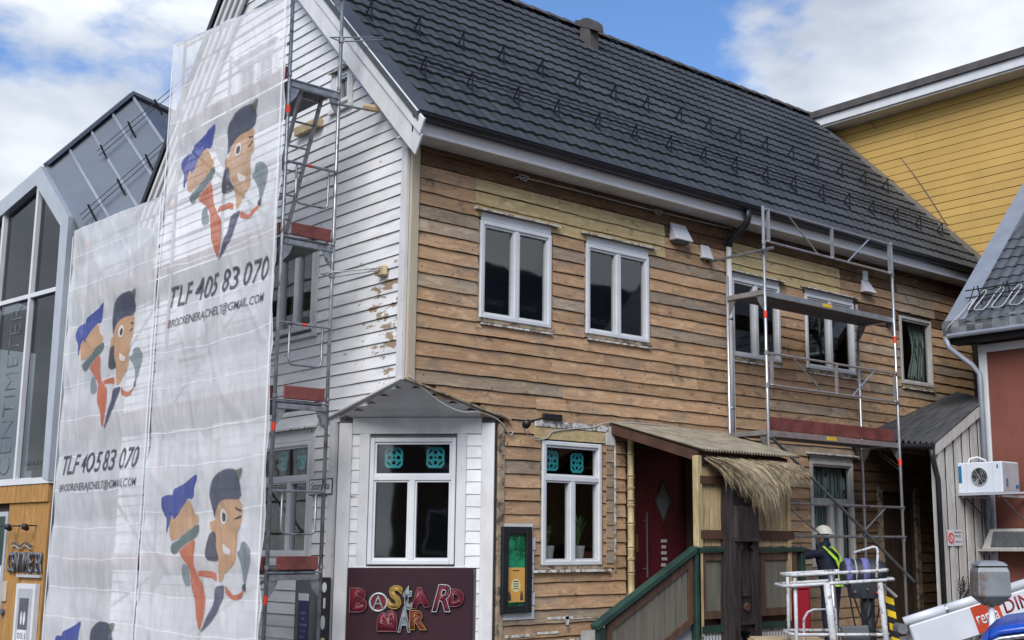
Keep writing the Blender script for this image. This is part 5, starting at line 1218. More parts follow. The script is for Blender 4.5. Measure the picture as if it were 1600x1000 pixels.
# ------------------------------------------------------------------ glass-fronted building on the left
gb = thing('glass_building', (-.5, 10, 0), 'modern glass-fronted building with grey metal roof and wooden ground floor on the left', 'building')
GF = Fr((-1.0, 8.65, 0), (.116, -.993, 0))
A_, B_ = GF.p(-1.118, 8.30), GF.p(.06, 7.17)
MB().prism([GF.p(.05, 0, -.02), GF.p(.05, 7.1, -.02), GF.p(-1.10, 8.2, -.02), GF.p(-6, 7.0, -.02), GF.p(-6, 0, -.02)], GF.N * -.0 + Vector((0, 0, 0)) + GF.N * -.02).build('inner_lining', 'interior', gb) if False else None
# opaque body behind the glass: side wall, floors and rear partition
m = MB(); m.prism([GF.p(.05, 0, -.02), GF.p(.05, 7.1, -.02), GF.p(.05, 8.4, -4), GF.p(.05, 8.4, -6), GF.p(.05, 0, -6)], GF.S * -.1); m.build('side_wall', 'zinc', gb)
m = MB(); m.fb(GF, -7, -.06, 0, 7.0, -3.1, -3.0); m.fb(GF, -7, -.06, 2.35, 2.6, -2.99, -.12); m.fb(GF, -7, -.06, 5.85, 6.0, -2.99, -.6); m.build('interior_wall', 'interior', gb)
glz = part('glazing', gb)
for a, b, tl, tr in ((-1.20, -.16, None, None),): pass
MB().prism([GF.p(-1.19, 6.0, -.03), GF.p(-.17, 6.0, -.03), GF.p(-.20, 7.05, -.03), GF.p(-1.19, 7.93, -.03)], GF.N * .01).build('pane', 'glassdark', glz)
MB().prism([GF.p(-2.46, 6.0, -.03), GF.p(-1.28, 6.0, -.03), GF.p(-1.28, 7.93, -.03), GF.p(-2.46, 7.63, -.03)], GF.N * .01).build('pane', 'glassdark', glz)
MB().prism([GF.p(-4.2, 6.0, -.03), GF.p(-2.56, 6.0, -.03), GF.p(-2.56, 7.60, -.03), GF.p(-4.2, 7.18, -.03)], GF.N * .01).build('pane', 'glassdark', glz)
for a, b in ((-1.19, -.14), (-2.46, -1.28), (-4.2, -2.56)): MB().fb(GF, a, b, 2.78, 5.92, -.035, -.025).build('pane', 'glassdark', glz)
for x in (-1.235, -2.51): MB().fb(GF, x - .035, x + .035, 2.76, 7.66 if x < -2 else 7.95, -.05, .05).build('mullion', 'wframe', glz)
MB().fb(GF, -6, -.13, 5.925, 6.0, -.05, .045).build('transom', 'wframe', glz)
MB().fb(GF, -6, .05, 2.66, 2.76, -.05, .07).build('sill', 'wframe', glz)
MB().prism([GF.p(-.15, 2.76, -.1), GF.p(.06, 2.70, -.1), GF.p(.06, 7.17, -.1), GF.p(-1.118, 8.30, -.1), GF.p(-6, 7.07, -.1), GF.p(-6, 6.75, -.1), GF.p(-1.24, 7.97, -.1), GF.p(-.21, 7.05, -.1)], GF.N * .19).build('edge_trim', 'zinclight', gb)
text('window_lettering', 'CENTIMETER', GF, -2.02, 2.85, .42, 3.0, -.022, 'flash', gb, depth=.002, rot=math.pi / 2, weight=-.02)
text('window_lettering', 'EXTENSIONS', GF, -1.02, 2.98, .70, .10, -.022, 'flash', gb, depth=.002, weight=-.01)
m = MB(); m.fb(GF, -1.10, -.30, 2.9, 5.0, -.10, -.09); m.build('window_poster', 'greyplastic', gb)
m = MB(); m.prism([GF.p(-.70 + .22 * math.cos(t), 4.25 + .42 * math.sin(t), -.088) for t in [2 * math.pi * i / 16 for i in range(16)]], GF.N * .003); m.prism([GF.p(-.80, 4.0, -.087), GF.p(-.55, 4.0, -.087), GF.p(-.58, 3.1, -.087), GF.p(-.70, 3.1, -.087)], GF.N * .003); m.build('poster_figure', 'doortrim', gb)
# standing-seam roof: a folded sheet rising behind the gable
C_ = Vector((.32, 9.76, 10.0)); D_ = Vector((5.0, 9.76, 9.0)); dn = (B_ - A_) * 2.1
rfp = part('metal_roof', gb)
def rq(a, b, name='sheet_bay'):
    MB().prism([a, b, b + dn, a + dn], (0, .02, -.05)).build(name, 'zinc', rfp)
N_ = 4
ribs = [A_.lerp(C_, i / N_) for i in range(N_ + 1)] + [C_.lerp(D_, i / 6) for i in range(1, 7)]
for a, b in zip(ribs[:-1], ribs[1:]): rq(a, b)
for p in ribs[1:]: MB().bar(p + Vector((-.01, -.02, .02)), p + dn + Vector((-.01, -.02, .02)), .025, .05).build('seam', 'zinclight', rfp)
MB().bar(A_ + Vector((0, -.02, .05)), C_ + Vector((0, -.02, .05)), .22, .06).build('ridge_cap', 'zinc', rfp); MB().bar(C_ + Vector((0, -.02, .05)), D_ + Vector((0, -.02, .05)), .14, .06).build('ridge_cap', 'zinc', rfp)
rear = MB(); rear.prism([A_, C_, C_ + Vector((0, 6, -3)), A_ + Vector((-.7, 6, -2.2))], (0, 0, -.05)); rear.prism([C_, D_, D_ + Vector((0, 6, -3)), C_ + Vector((0, 6, -3))], (0, 0, -.05)); rear.build('rear_slope', 'zinc', rfp)
nrm = (C_ - A_).cross(dn).normalized(); nrm = nrm if nrm.z > 0 else -nrm
for k, f0 in enumerate((.42, .92)):
    gp = part('snow_guard', gb); a = A_ + dn * f0 * .62; b = C_ + dn * f0 * .62
    for h in (.10, .20): MB().tube([a.lerp(b, .45 if k == 0 else .05) + nrm * h, b + nrm * h + (b - a) * .6], .008, 6).build('rail', 'black', gp)
    for i in range(3): p = a.lerp(b, (.5 if k == 0 else .15) + i * .32); MB().bar(p, p + nrm * .26, .03, .015).build('bracket', 'black', gp); MB().bar(p + dn * .05, p + nrm * .26, .03, .015).build('bracket', 'black', gp)
gp = part('snow_guard', gb)
for h in (.10, .20): MB().tube([GF.p(-6, 7.07 + h + .12, -.2), GF.p(-1.3, 8.25 + h + .06, -.2)], .014, 6).build('rail', 'black', gp)
for i in range(7): MB().tube(arc(GF.p(-1.5 - i * .62, 8.20 - i * .155 + .1, -.2), .11, 0, math.pi, 6, GF.S, (0, 0, 1)), .012, 6).build('bracket', 'black', gp)
# wooden ground floor
m = MB()
x = -6.0
while x < .02:
    m.fb(GF, x, x + .066, 2.36, 2.655, -.05, .05 + .004 * random.random())
    if x > -1.44: m.fb(GF, x, x + .066, 0, 2.355, -.05, .012 + .004 * random.random())
    x += .07
tag(m.build('cladding', 'larch', gb), kind='stuff')
MB().fb(GF, -6, .03, 0, 2.62, -.12, -.06).build('wall', 'gap', gb)
dr = part('door', gb); MB().fb(GF, -2.6, -1.45, 0, 2.22, -.05, .0).build('frame', 'acside', dr); MB().fb(GF, -2.5, -1.53, 1.32, 2.14, .002, .006).build('pane', 'green', dr); MB().fb(GF, -2.5, -1.53, .1, 1.28, .002, .006).build('panel', 'acwhite', dr)
MB().tube([GF.p(-1.60, .45, .06), GF.p(-1.60, 1.15, .06)], .014, 8).build('handle', 'black', dr)
fs = thing('facade_sign', GF.p(-.58, 1.2, .05), 'dark metal letter sign with a wave line on the wooden ground floor at left', 'sign')
text('lettering', 'CENTIMETER', GF, -1.20, 1.20, 1.20, .34, .05, 'flash', fs, depth=.03, weight=.01)
for k in range(2):
    MB().tube([GF.p(-1.12 + i * .045, 1.62 + k * .05 + .028 * math.sin(i * .72), .05) for i in range(17)], .012, 6).build('wave_line', 'greyplastic' if k else 'tubegrey', fs)
MB().fb(GF, -.82, -.02, 1.13, 1.175, .02, .07).build('sign_shelf', 'acside', fs)
wl = thing('wall_lamp', GF.p(-.6, 1.97, .05), 'black two-headed bar lamp above the letter sign at left', 'lamp')
MB().tube([GF.p(-1.75, 1.96, .22), GF.p(-.30, 1.97, .22)], .013, 6).build('bar', 'black', wl)
for x in (-.95, -.35): MB().tube([GF.p(x, 2.0, .22), GF.p(x, 1.95, .22), GF.p(x, 1.90, .16)], [.035, .06, .03], 10).build('lamp_head', 'black', wl, True); MB().tube([GF.p(x, 1.97, .02), GF.p(x, 1.97, .22)], .012, 6).build('arm', 'black', wl)
ph = thing('poster_holder', GF.p(-.37, .5, .05), 'white framed poster holder low on the wooden wall at left', 'poster case')
MB().fb(GF, -.72, -.06, -.0, 1.03, .02, .10).build('case', 'wframe', ph); MB().fb(GF, -.64, -.14, .05, .95, .101, .104).build('glass_front', 'acside', ph)
MB().fb(GF, -.56, -.24, .30, .80, .1045, .107).build('poster', 'greyplastic', ph); MB().fb(GF, -.56, -.24, .12, .29, .1045, .107).build('poster_strip', 'stickerbluewhite', ph)
for x in (-.45, -.35): MB().prism([GF.p(x + .035 * math.cos(t), .48 + .11 * math.sin(t), .1075) for t in [2 * math.pi * i / 10 for i in range(10)]], GF.N * .002).build('poster_figure', 'stickerbluewhite', ph)
text('poster_lettering', '00:1', GF, -.54, .15, .27, .10, .1075, 'black', ph, depth=.001)
ic = thing('intercom', GF.p(-1.27, .7, .05), 'cream intercom panel beside the door at far left', 'intercom')
bev(MB().fb(GF, -1.34, -1.20, .72, 1.05, .016, .05).build('panel', 'beige', ic), .008); MB().tube([GF.p(-1.27, .55, .02), GF.p(-1.27, .55, .07)], .05, 10).build('lock', 'greyplastic', ic)

# ------------------------------------------------------------------ houses across the street, mirrored in the window panes
def far_house(loc, size, rot, wallm, label, eave, rise):
    t = thing('town_house', loc, label, 'house', 'houses across the street, seen in the window reflections')
    c_, s_ = math.cos(rot), math.sin(rot); Q = lambda x, y, z_: Vector(loc) + Vector((c_ * x - s_ * y, s_ * x + c_ * y, z_)); w_, d_ = size
    MB().hexa([Q(-w_, -d_, 0), Q(w_, -d_, 0), Q(w_, d_, 0), Q(-w_, d_, 0), Q(-w_, -d_, eave), Q(w_, -d_, eave), Q(w_, d_, eave), Q(-w_, d_, eave)]).build('wall', wallm, t)
    MB().prism([Q(-w_ - .4, -d_ - .5, eave - .3), Q(-w_ - .4, 0, eave + rise), Q(-w_ - .4, d_ + .5, eave - .3)], Q(w_ + .4, 0, 0) - Q(-w_ - .4, 0, 0)).build('roof', 'tile', t)
    n = int(w_ / 1.6)
    for side in (-1, 1):
        for i in range(n):
            for fl in range(int(eave / 3.2)):
                x = -w_ + w_ / n + i * 2 * w_ / n; z_ = 1.4 + fl * 3.0; y = side * (d_ + .03)
                MB().hexa([Q(x - .55, y - .05, z_), Q(x + .55, y - .05, z_), Q(x + .55, y + .05, z_), Q(x - .55, y + .05, z_), Q(x - .55, y - .05, z_ + 1.5), Q(x + .55, y - .05, z_ + 1.5), Q(x + .55, y + .05, z_ + 1.5), Q(x - .55, y + .05, z_ + 1.5)]).build('window', 'wframe', t)
                MB().hexa([Q(x - .45, y - .07, z_ + .1), Q(x + .45, y - .07, z_ + .1), Q(x + .45, y + .07, z_ + .1), Q(x - .45, y + .07, z_ + .1), Q(x - .45, y - .07, z_ + 1.4), Q(x + .45, y - .07, z_ + 1.4), Q(x + .45, y + .07, z_ + 1.4), Q(x - .45, y + .07, z_ + 1.4)]).build('pane', 'console', t)
far_house((26, -19, 0), (13, 4.5), 0.0, 'greyw', 'long grey-brown house mirrored in the upper street windows', 6.2, 4.6)
far_house((-20, -27, 0), (11, 5), R(-45), 'band', 'dark brown house mirrored in the corner window', 6.5, 4.5)

# ------------------------------------------------------------------ boom lift in front of the scaffold
RV, FV, ZV = Vector((.7296, -.6839, 0)), Vector((.6839, .7296, 0)), Vector((0, 0, 1))
bc = Vector((4.02, -3.32, 0))
def L3(a, b, z_): return bc + RV * a + FV * b + ZV * z_
bl = thing('boom_lift', bc, 'white trailer boom lift with a chipped tube basket and a lettered boom', 'boom lift')
bk = part('basket', bl)
def loop(hw_, hd_, z_, r_=.16, n=5, skew=0):
    P_ = []
    for cx, cy, a0 in ((hw_ - r_, hd_ - r_, 0), (-hw_ + r_, hd_ - r_, 90), (-hw_ + r_, -hd_ + r_, 180), (hw_ - r_, -hd_ + r_, 270)):
        for i in range(n + 1):
            a = R(a0 + 90 * i / n); P_.append(L3(cx + r_ * math.cos(a), cy + r_ * math.sin(a), z_ + skew * (cx + r_ * math.cos(a))))
    return P_
MB().tube(loop(.60, .38, 1.33, skew=.05), .021, 8, closed=True).build('top_rail', 'liftwhite', bk, True)
MB().tube(loop(.66, .42, 1.215, skew=.06), .021, 8, closed=True).build('top_rail', 'liftwhite', bk, True)
MB().tube(loop(.58, .38, .62), .020, 8, closed=True).build('mid_rail', 'liftwhite', bk, True)
MB().tube(loop(.56, .36, .12), .022, 8, closed=True).build('base_rail', 'liftwhite', bk, True)
for a, b, r_ in ((-.52, -.36, .022), (-.50, .36, .02), (.50, .36, .02)): MB().tube([L3(a, b, .12), L3(a, b, 1.27)], r_, 8).build('post', 'liftwhite', bk, True)
MB().tube([L3(-.06, -.40, .10), L3(-.16, -.42, 1.22)], .042, 10).build('post', 'liftwhite', bk, True)
MB().tube([L3(.56, -.36, .10), L3(.47, -.40, 1.22)], .034, 10).build('post', 'liftwhite', bk, True)
MB().tube([L3(.10, .34, .10), L3(.04, .36, 1.35)], .040, 10).build('post', 'steel', bk, True)
MB().tube([L3(-.38, -.05, .15), L3(-.38, -.05, .78), L3(-.33, -.05, .86), L3(-.26, -.05, .89), L3(.0, -.05, .90), L3(.02, -.05, .15)], .016, 8).build('inner_hoop', 'liftwhite', bk, True)
MB().tube([L3(.28, .1, 1.56), L3(.52, .1, 1.63), L3(.56, .1, 1.62), L3(.57, .08, 1.57), L3(.50, -.1, 1.27)], .017, 8).build('grab_handle', 'liftwhite', bk, True)
MB().box(tuple(bc + Vector((-.4, -.4, .06))), tuple(bc + Vector((.4, .4, .10)))).build('floor_plate', 'steel', bk)
cn = part('control_console', bl)
axc = [L3(.12 + .09 * i, .12, 1.32) for i in range(7)]
MB().tube(axc, [.13, .165, .17, .17, .17, .165, .12], 16).build('housing', 'console', cn, True)
for i, w_ in ((.16, .07), (.36, .08)): MB().tube([L3(i, .12, 1.322), L3(i + w_, .12, 1.322)], .175, 16).build('tape', 'purple', cn, True)
MB().tube([L3(.27, .12, 1.322), L3(.285, .12, 1.322)], .174, 16).build('tape', 'tubegrey', cn, True)
MB().prism([L3(.20, -.02, 1.20), L3(.58, -.02, 1.20), L3(.56, -.02, 1.02), L3(.22, -.02, 1.02)], FV * .25).build('tray', 'console', cn)
MB().tube([L3(.44, .1, 0.0), L3(.42, .1, 1.1)], .085, 12).build('mast', 'console', bl, True)
hp = part('warning_post', bl); a, b = L3(.62, -.2, 1.06), L3(.72, -.2, .2); nseg = 11
for i in range(nseg):
    p, q = a.lerp(b, i / nseg), a.lerp(b, (i + 1) / nseg); sk_ = Vector((0, 0, -.035))
    MB().prism([p - RV * .05, p + RV * .05 + sk_, q + RV * .05 + sk_, q - RV * .05], FV * .03).build('stripe', 'hazy' if i % 2 == 0 else 'black', hp)
MB().tube([L3(.50, -.38, 1.20), L3(.70, -.2, 1.05)], .02, 8).build('brace', 'liftwhite', bl)
for k_, (a0, a1, dz_) in enumerate(((.22, .50, -.34), (.30, .56, -.46), (.16, .40, -.55))):
    MB().tube([L3(a0 + (a1 - a0) * i / 10, -.03 - .04 * k_, 1.10 + dz_ * math.sin(math.pi * i / 10)) for i in range(11)], .011, 6).build('hose', 'rubber', bl, True)
for x_, z_ in ((.25, 1.10), (.40, 1.13), (.52, 1.09)): MB().tube([L3(x_, -.025, z_), L3(x_, -.045, z_)], .016, 8).build('switch', 'redtag' if x_ > .5 else 'steel', bl)
bev(MB().prism([L3(.02, -.3, .70), L3(.34, -.3, .72), L3(.36, -.3, .52), L3(.04, -.3, .50)], FV * .12).build('battery_box', 'greyplastic', bl), .01)
# boom
bm0 = Vector((1.20, -6.14, .99)); bdir = (Vector((1.90, -6.95, 1.33)) - bm0).normalized(); bup = bdir.cross(FV).normalized(); bup = bup if bup.z > 0 else -bup
def BP(l, u, d=0.0): return bm0 + bdir * l + bup * u - FV * d
bo = part('boom', bl)
bev(MB().hexa([BP(0, -.30, .1), BP(3.6, -.30, .1), BP(3.6, -.30, -.12), BP(0, -.30, -.12), BP(0, -.04, .1), BP(3.6, -.04, .1), BP(3.6, -.04, -.12), BP(0, -.04, -.12)]).build('beam', 'boom', bo), .012)
MB().tube([BP(-.02, -.005, .06), BP(.36, -.005, .06)], .045, 12).build('upper_tube', 'boom', bo, True); MB().tube([BP(.37, -.005, .06), BP(.70, -.005, .06)], .043, 12).build('upper_tube', 'boom', bo, True); MB().tube([BP(.86, -.005, .06), BP(3.6, -.005, .06)], .045, 12).build('upper_tube', 'boom', bo, True)
MB().tube([BP(.355, -.005, .06), BP(.375, -.005, .06)], .048, 12).build('clamp', 'steel', bo)
MB().tube([BP(-.06, -.05, .11), BP(-.06, -.05, -.1)], .045, 10).build('pivot', 'steel', bo)
MB().hexa([BP(.555, -.285, .104), BP(.80, -.285, .104), BP(.80, -.285, .101), BP(.555, -.285, .101), BP(.555, -.05, .104), BP(.80, -.05, .104), BP(.80, -.05, .101), BP(.555, -.05, .101)]).build('label', 'orange', bo)
FB = Fr(bm0, bdir.to_tuple()); FB.S = bdir; FB.N = -FV
FB.p = lambda s, z_, d=0.0: BP(s, z_, d)
text('lettering', 'renta', FB, .575, -.22, .20, .10, .107, 'wframe', bo, depth=.002, weight=.01)
text('lettering', 'DINO 160', FB, .835, -.19, .62, .12, .103, 'redletter', bo, depth=.002, weight=.01)
# pieces lying behind the lift
rbn = thing('red_container', (4.86, -2.18, 0), 'dark red container behind the lift basket', 'container')
bev(MB().prism([Vector((4.86, -2.18, 0)) + RV * x + FV * y for x, y in ((-.10, 0), (.12, 0), (.12, .22), (-.10, .22))], ZV * 1.08).build('body', 'redbin', rbn), .02)
bev(MB().prism([Vector((4.86, -2.18, 1.082)) + RV * x + FV * y for x, y in ((-.11, -.01), (.13, -.01), (.13, .23), (-.11, .23))], ZV * .03).build('lid', 'redbin', rbn), .01)
pal = thing('pallet_stack', (3.9, -2.6, 0), 'pale wooden pallet pieces stacked behind the lift basket', 'pallet')
for k in range(3):
    for i in range(4):
        p = Vector((3.62, -2.35, .12 + k * .19)) + RV * (.02 * k) + FV * (i * .16); MB().bar(p, p + RV * .85, .11, .022).build('deck_slat', 'plywood', pal)
    for i in range(3): p = Vector((3.62, -2.35, .06 + k * .19)) + RV * (.06 + .36 * i); MB().bar(p, p + FV * .55, .09, .09).build('bearer', 'plywood', pal)

# ------------------------------------------------------------------ galvanised head on a white post
gp0 = Vector((.24, -6.80 - .0, 0)) 
lp = thing('post_lamp', (0, 0, 0), 'rusty galvanised lantern head on a white post in front of the boom', 'lamp')
pc_ = cam.location + (FV * math.cos(R(10.284)) + ZV * math.sin(R(10.284)) + RV * ((1547 - 930) / 1940) + (ZV * math.cos(R(10.284)) - FV * math.sin(R(10.284))) * ((500 - 911) / 1940)) * 9.4
lp.location = (pc_.x, pc_.y, 0); ORG[lp] = Vector((pc_.x, pc_.y, 0)); cz = pc_.z
def ringp(w_, d_, z_): return [Vector((pc_.x, pc_.y, cz + z_)) + RV * a + FV * b for a, b in ((-w_, -d_), (w_, -d_), (w_ * 1.0, d_), (-w_, d_))]
def loft(rings, name, material):
    m = MB()
    for r_ in rings: m.v += r_
    for k in range(len(rings) - 1):
        for i in range(4): m.f.append((k * 4 + i, k * 4 + (i + 1) % 4, k * 4 + 4 + (i + 1) % 4, k * 4 + 4 + i)); m.mi.append(0)
    m.f += [(3, 2, 1, 0), tuple(len(rings) * 4 - 4 + i for i in range(4))]; m.mi += [0, 0]
    return bev(m.build(name, material, lp), .008, 2)
loft([ringp(.055, .05, -.165), ringp(.125, .11, -.095), ringp(.120, .11, .085), ringp(.108, .10, .118)], 'head', 'rust')
loft([ringp(.09, .09, .120), ringp(.118, .11, .130), ringp(.09, .085, .155), ringp(.045, .045, .168)], 'cap', 'rust')
MB().tube([(pc_.x, pc_.y, 0), (pc_.x, pc_.y, cz - .166)], .024, 10).build('post', 'boom', lp, True)

# ------------------------------------------------------------------ blue car at the lower right
ca_ = (FV * math.cos(R(21)) + RV * math.sin(R(21))).normalized(); cr_v = (RV * math.cos(R(21)) - FV * math.sin(R(21))).normalized()
cx_ = Vector((-3.91, -9.81, 0)); ZR = 1.345; W_ = 1.50
car = thing('parked_car', cx_ + ca_ * 1.2 + cr_v * .75, 'bright blue car at the lower right corner, only the roof edge showing', 'car')
def CP(a, b, z_): return cx_ + ca_ * a + cr_v * b + ZV * z_
cross = [(.0, -.115), (.018, -.075), (.05, -.040), (.10, -.017), (.20, -.002), (.45, .012), (.75, .016), (1.05, .012), (1.30, -.002), (1.40, -.017), (1.45, -.040), (1.482, -.075), (1.50, -.115)]
prof_ = [(-.02, -.018), (.0, -.004), (.05, .004), (.25, .014), (.65, .016), (1.05, -.004), (1.35, -.05)]
m = MB(); rowsV = [[CP(a, b, ZR + za + zb) for b, zb in cross] for a, za in prof_]
for r0, r1 in zip(rowsV[:-1], rowsV[1:]):
    for i in range(len(cross) - 1): m.quad([r0[i], r0[i + 1], r1[i + 1], r1[i]])
ro_ = m.build('roof', 'carblue', car, True, recalc=False); ro_.modifiers.new('s', 'SOLIDIFY').thickness = .03
def lower(name, pts, material, w0=-.08, w1=1.58, b_=.04):
    o = MB().prism([CP(a, w0, z_) for a, z_ in pts], cr_v * (w1 - w0)).build(name, material, car); bev(o, b_, 3); return o
lower('body', [(-.75, .28), (-.80, .55), (-.74, .86), (-.62, .94), (1.95, .94), (3.0, .78), (3.15, .55), (3.1, .28)], 'carblue')
for b0, b1 in ((.0, .06), (1.44, 1.50)):
    MB().hexa([CP(-.56, b0 - .03, .93), CP(-.56, b1 - .03, .93), CP(-.44, b1 - .03, .93), CP(-.44, b0 - .03, .93), CP(-.02, b0, ZR - .10), CP(-.02, b1, ZR - .03), CP(.10, b1, ZR - .03), CP(.10, b0, ZR - .10)]).build('rear_pillar', 'carblue', car)
    MB().hexa([CP(1.30, b0, ZR - .15), CP(1.30, b1, ZR - .07), CP(1.36, b1, ZR - .07), CP(1.36, b0, ZR - .15), CP(1.95, b0 - .03, .93), CP(1.95, b1 - .03, .93), CP(2.05, b1 - .03, .93), CP(2.05, b0 - .03, .93)]).build('front_pillar', 'carblue', car)
MB().tube([CP(-.03, b, ZR + zb - .045) for b, zb in cross[1:-1]], .010, 6).build('window_trim', 'silver', car, True)
m = MB(); m.quad([CP(-.52, .03, .95), CP(-.52, 1.47, .95)] + [CP(-.02, b, ZR + zb - .05) for b, zb in cross[2:-2]][::-1]); m.build('rear_window', 'glassdark', car)
for b in (.01, 1.49): m = MB(); m.quad([CP(-.40, b, .95), CP(1.90, b, .95), CP(1.30, b, ZR - .13), CP(.1, b, ZR - .10)]); m.build('side_window', 'glassdark', car)
m = MB(); m.quad([CP(1.98, .05, .95), CP(1.98, 1.45, .95), CP(1.37, 1.42, ZR - .07), CP(1.37, .08, ZR - .07)]); m.build('windscreen', 'glassdark', car)
for b in (.35, 1.05): bev(MB().hexa([CP(.0, b - .22, .5), CP(.0, b + .22, .5), CP(.14, b + .22, .5), CP(.14, b - .22, .5), CP(-.05, b - .2, 1.12), CP(-.05, b + .2, 1.12), CP(.07, b + .2, 1.12), CP(.07, b - .2, 1.12)]).build('seat', 'rubber', car), .03)
for a in (-.25, 2.4):
    for b in (-.09, 1.40):
        wh = part('wheel', car); MB().tube([CP(a, b, .31), CP(a, b + .19, .31)], .31, 20).build('tyre', 'rubber', wh, True); MB().tube([CP(a, b - .01, .31), CP(a, b + .20, .31)], .20, 14).build('rim', 'silver', wh)
for b in (.02, 1.30): MB().box(tuple(CP(-.78, b, .72)), tuple(CP(-.74, b + .12, .84))).build('tail_light', 'redtag', car)

# ------------------------------------------------------------------ worker
wk = thing('person', (7.34, -.84, .1), 'worker in navy jacket, white helmet and lime harness behind the scaffold rail', 'person')
wo = Vector((7.34, -.84, .1))
# local axes: f = facing direction (towards the wall and left), r = right hand side
wf = Vector((-.12, .99, 0)).normalized(); wr = Vector((wf.y, -wf.x, 0))
def WP(r_, f_, z_): return wo + wr * r_ + wf * f_ + ZV * z_
def skinned(name, nodes, edges, material, parent, root=0, sub=2):
    org = ORG[parent]; me = bpy.data.meshes.new(name); me.from_pydata([Vector(n_[0]) - org for n_ in nodes], edges, []); o = bpy.data.objects.new(name, me); col.objects.link(o); o.parent = parent; ORG[o] = org
    md = o.modifiers.new('skin', 'SKIN'); sd = me.skin_vertices[0].data
    for i, n_ in enumerate(nodes): sd[i].radius = (n_[1], n_[2] if len(n_) > 2 else n_[1])
    sd[root].use_root = True; md.use_smooth_shade = True
    s_ = o.modifiers.new('sub', 'SUBSURF'); s_.levels = sub; s_.render_levels = sub
    me.materials.append(M[material]); return o
body_n = [(WP(0, 0, .95), .17, .13), (WP(0, .02, 1.12), .20, .15), (WP(0, .05, 1.30), .225, .16), (WP(0, .06, 1.43), .19, .12), (WP(0, .07, 1.52), .065, .065), (WP(0, .09, 1.60), .07, .075), (WP(0, .10, 1.70), .085, .10), (WP(0, .10, 1.76), .06, .08),
          (WP(-.19, .07, 1.44), .075), (WP(-.30, .26, 1.38), .06), (WP(-.24, .52, 1.50), .042), (WP(-.23, .60, 1.53), .035),
          (WP(.19, .07, 1.44), .075), (WP(.26, .26, 1.36), .06), (WP(.12, .52, 1.48), .042), (WP(.10, .60, 1.51), .035),
          (WP(-.10, 0, .88), .115), (WP(-.12, .03, .48), .075), (WP(-.13, 0, .08), .05), (WP(-.13, .12, .04), .045),
          (WP(.10, 0, .88), .115), (WP(.12, .03, .48), .075), (WP(.13, 0, .08), .05), (WP(.13, .12, .04), .045)]
body_e = [(0, 1), (1, 2), (2, 3), (3, 4), (4, 5), (5, 6), (6, 7), (3, 8), (8, 9), (9, 10), (10, 11), (3, 12), (12, 13), (13, 14), (14, 15), (0, 16), (16, 17), (17, 18), (18, 19), (0, 20), (20, 21), (21, 22), (22, 23)]
body = skinned('body', body_n, body_e, 'navy', wk)
# head skin and face
hn = [(WP(0, .075, 1.50), .058), (WP(0, .09, 1.57), .066, .07), (WP(0, .105, 1.64), .080, .095), (WP(0, .105, 1.72), .084, .10), (WP(0, .10, 1.77), .06, .07)]
skinned('head', hn, [(0, 1), (1, 2), (2, 3), (3, 4)], 'skin', wk)
MB().prism([WP(-.012, .20, 1.655), WP(.012, .20, 1.655), WP(.004, .215, 1.70), WP(-.004, .215, 1.70)], wf * .015).build('nose', 'skin', wk)
for s_ in (-1, 1):
    MB().tube([WP(s_ * .085, .09, 1.64), WP(s_ * .095, .085, 1.67), WP(s_ * .085, .09, 1.70)], [.008, .014, .008], 6).build('ear', 'skin', wk, True)
    MB().tube([WP(s_ * .035, .19, 1.70), WP(s_ * .035, .20, 1.70)], .010, 8).build('eye', 'black', wk)
MB().bar(WP(-.025, .198, 1.615), WP(.025, .198, 1.615), .006, .008).build('mouth', 'redletter', wk)
hm = MB(); 
for j in range(6):
    a = math.pi / 2 * j / 6; 
    hm.v += [WP(.125 * math.cos(a) * math.cos(t), .10 + .15 * math.cos(a) * math.sin(t), 1.725 + .135 * math.sin(a)) for t in [2 * math.pi * i / 20 for i in range(20)]]
hm.v.append(WP(0, .10, 1.862))
for j in range(5):
    for i in range(20): hm.f.append((j * 20 + i, j * 20 + (i + 1) % 20, j * 20 + 20 + (i + 1) % 20, j * 20 + 20 + i)); hm.mi.append(0)
for i in range(20): hm.f.append((100 + i, 100 + (i + 1) % 20, 120)); hm.mi.append(0)
helmet = hm.build('helmet', 'helmet', wk, True)
MB().prism([WP(.15 * math.cos(t), .10 + .19 * math.sin(t), 1.722) for t in [2 * math.pi * i / 24 for i in range(24)]], ZV * .01).build('helmet_brim', 'helmet', wk)
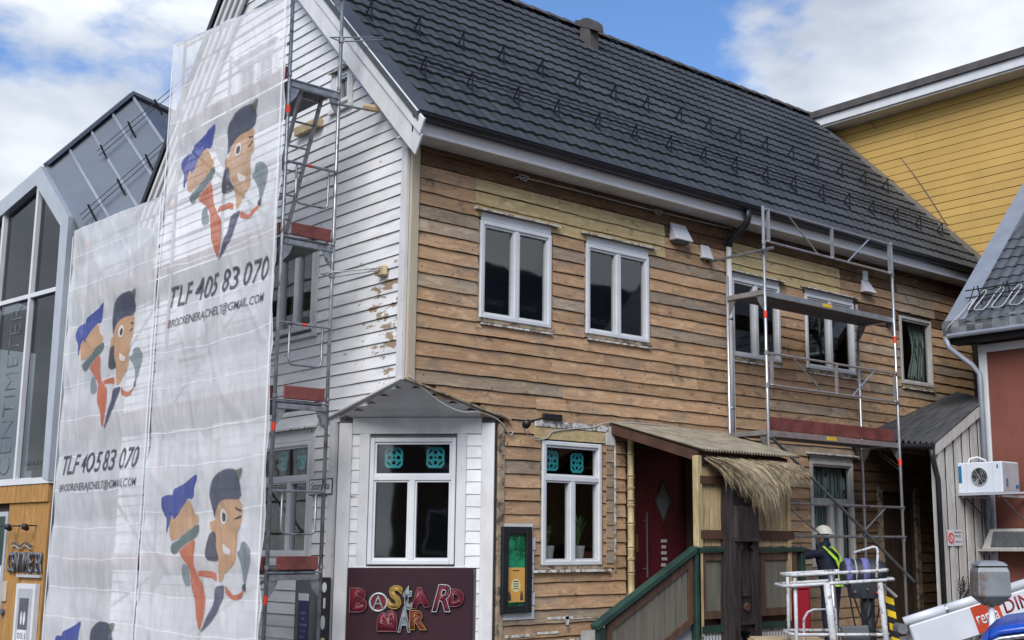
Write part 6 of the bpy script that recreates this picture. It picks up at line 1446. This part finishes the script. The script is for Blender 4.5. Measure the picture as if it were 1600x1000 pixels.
for i, (e0, s_) in enumerate(((WP(-.23, .60, 1.53), -1), (WP(.10, .60, 1.51), 1))):
    base = e0; pn = [(base, .032, .03), (base + wf * .07 + ZV * .005, .042, .022)]; ed = [(0, 1)]
    skinned('glove', pn + [(base + wf * .11, .04, .02)], [(0, 1), (1, 2)], 'glove', wk, sub=1)
    for k in range(4):
        b0 = base + wf * .09 + wr * (-.03 + k * .02); l = (.052, .062, .058, .045)[k]
        skinned('finger', [(b0, .009), (b0 + wf * l * .6 + ZV * .004, .0085), (b0 + wf * l * .9 - ZV * l * .5, .0075)], [(0, 1), (1, 2)], 'glove', wk, sub=1)
    b0 = base + wf * .03 - wr * s_ * .035; skinned('thumb', [(b0, .011), (b0 + wf * .035 - wr * s_ * .02, .0095), (b0 + wf * .065 - wr * s_ * .018 - ZV * .015, .008)], [(0, 1), (1, 2)], 'glove', wk, sub=1)
def strap(pts, w_=.062, nm='harness_strap'):
    m = MB(); P_ = [Vector(p) for p in pts]
    for a, b in zip(P_[:-1], P_[1:]):
        s_ = (b - a).cross(wf).normalized() * w_ / 2; m.quad([a - s_, a + s_, b + s_, b - s_])
    o = m.build(nm, 'lime', wk); md = o.modifiers.new('s', 'SOLIDIFY'); md.thickness = .006; md.offset = 0
bk_ = -.135
strap([WP(.12, .04, 1.535), WP(.12, -.045, 1.46), WP(.08, bk_ - .02, 1.36), WP(-.02, bk_ - .035, 1.16), WP(-.08, bk_ - .05, .98)])
strap([WP(-.12, .04, 1.535), WP(-.12, -.045, 1.46), WP(-.08, bk_ - .02, 1.34), WP(.02, bk_ - .04, 1.14), WP(.10, bk_ - .05, .98)])
strap([WP(.16, .0, 1.50), WP(.22, -.03, 1.32), WP(.21, -.05, 1.12), WP(.17, -.06, .96)], .03)
strap([WP(-.20, -.04, .97), WP(-.1, bk_ - .06, .96), WP(.1, bk_ - .06, .96), WP(.20, -.04, .97)], .05)
tl = thing('power_tool', WP(-.15, .72, 1.5), 'dark hand tool held up to the wall by the worker', 'tool')
bev(MB().bar(WP(-.28, .66, 1.55), WP(.02, .74, 1.58), .06, .09).build('body', 'console', tl), .012); MB().bar(WP(-.28, .66, 1.52), WP(-.28, .70, 1.40), .03, .04).build('grip', 'glove', tl); MB().tube([WP(.02, .74, 1.58), WP(.10, .76, 1.59)], .028, 10).build('nozzle', 'steel', tl)
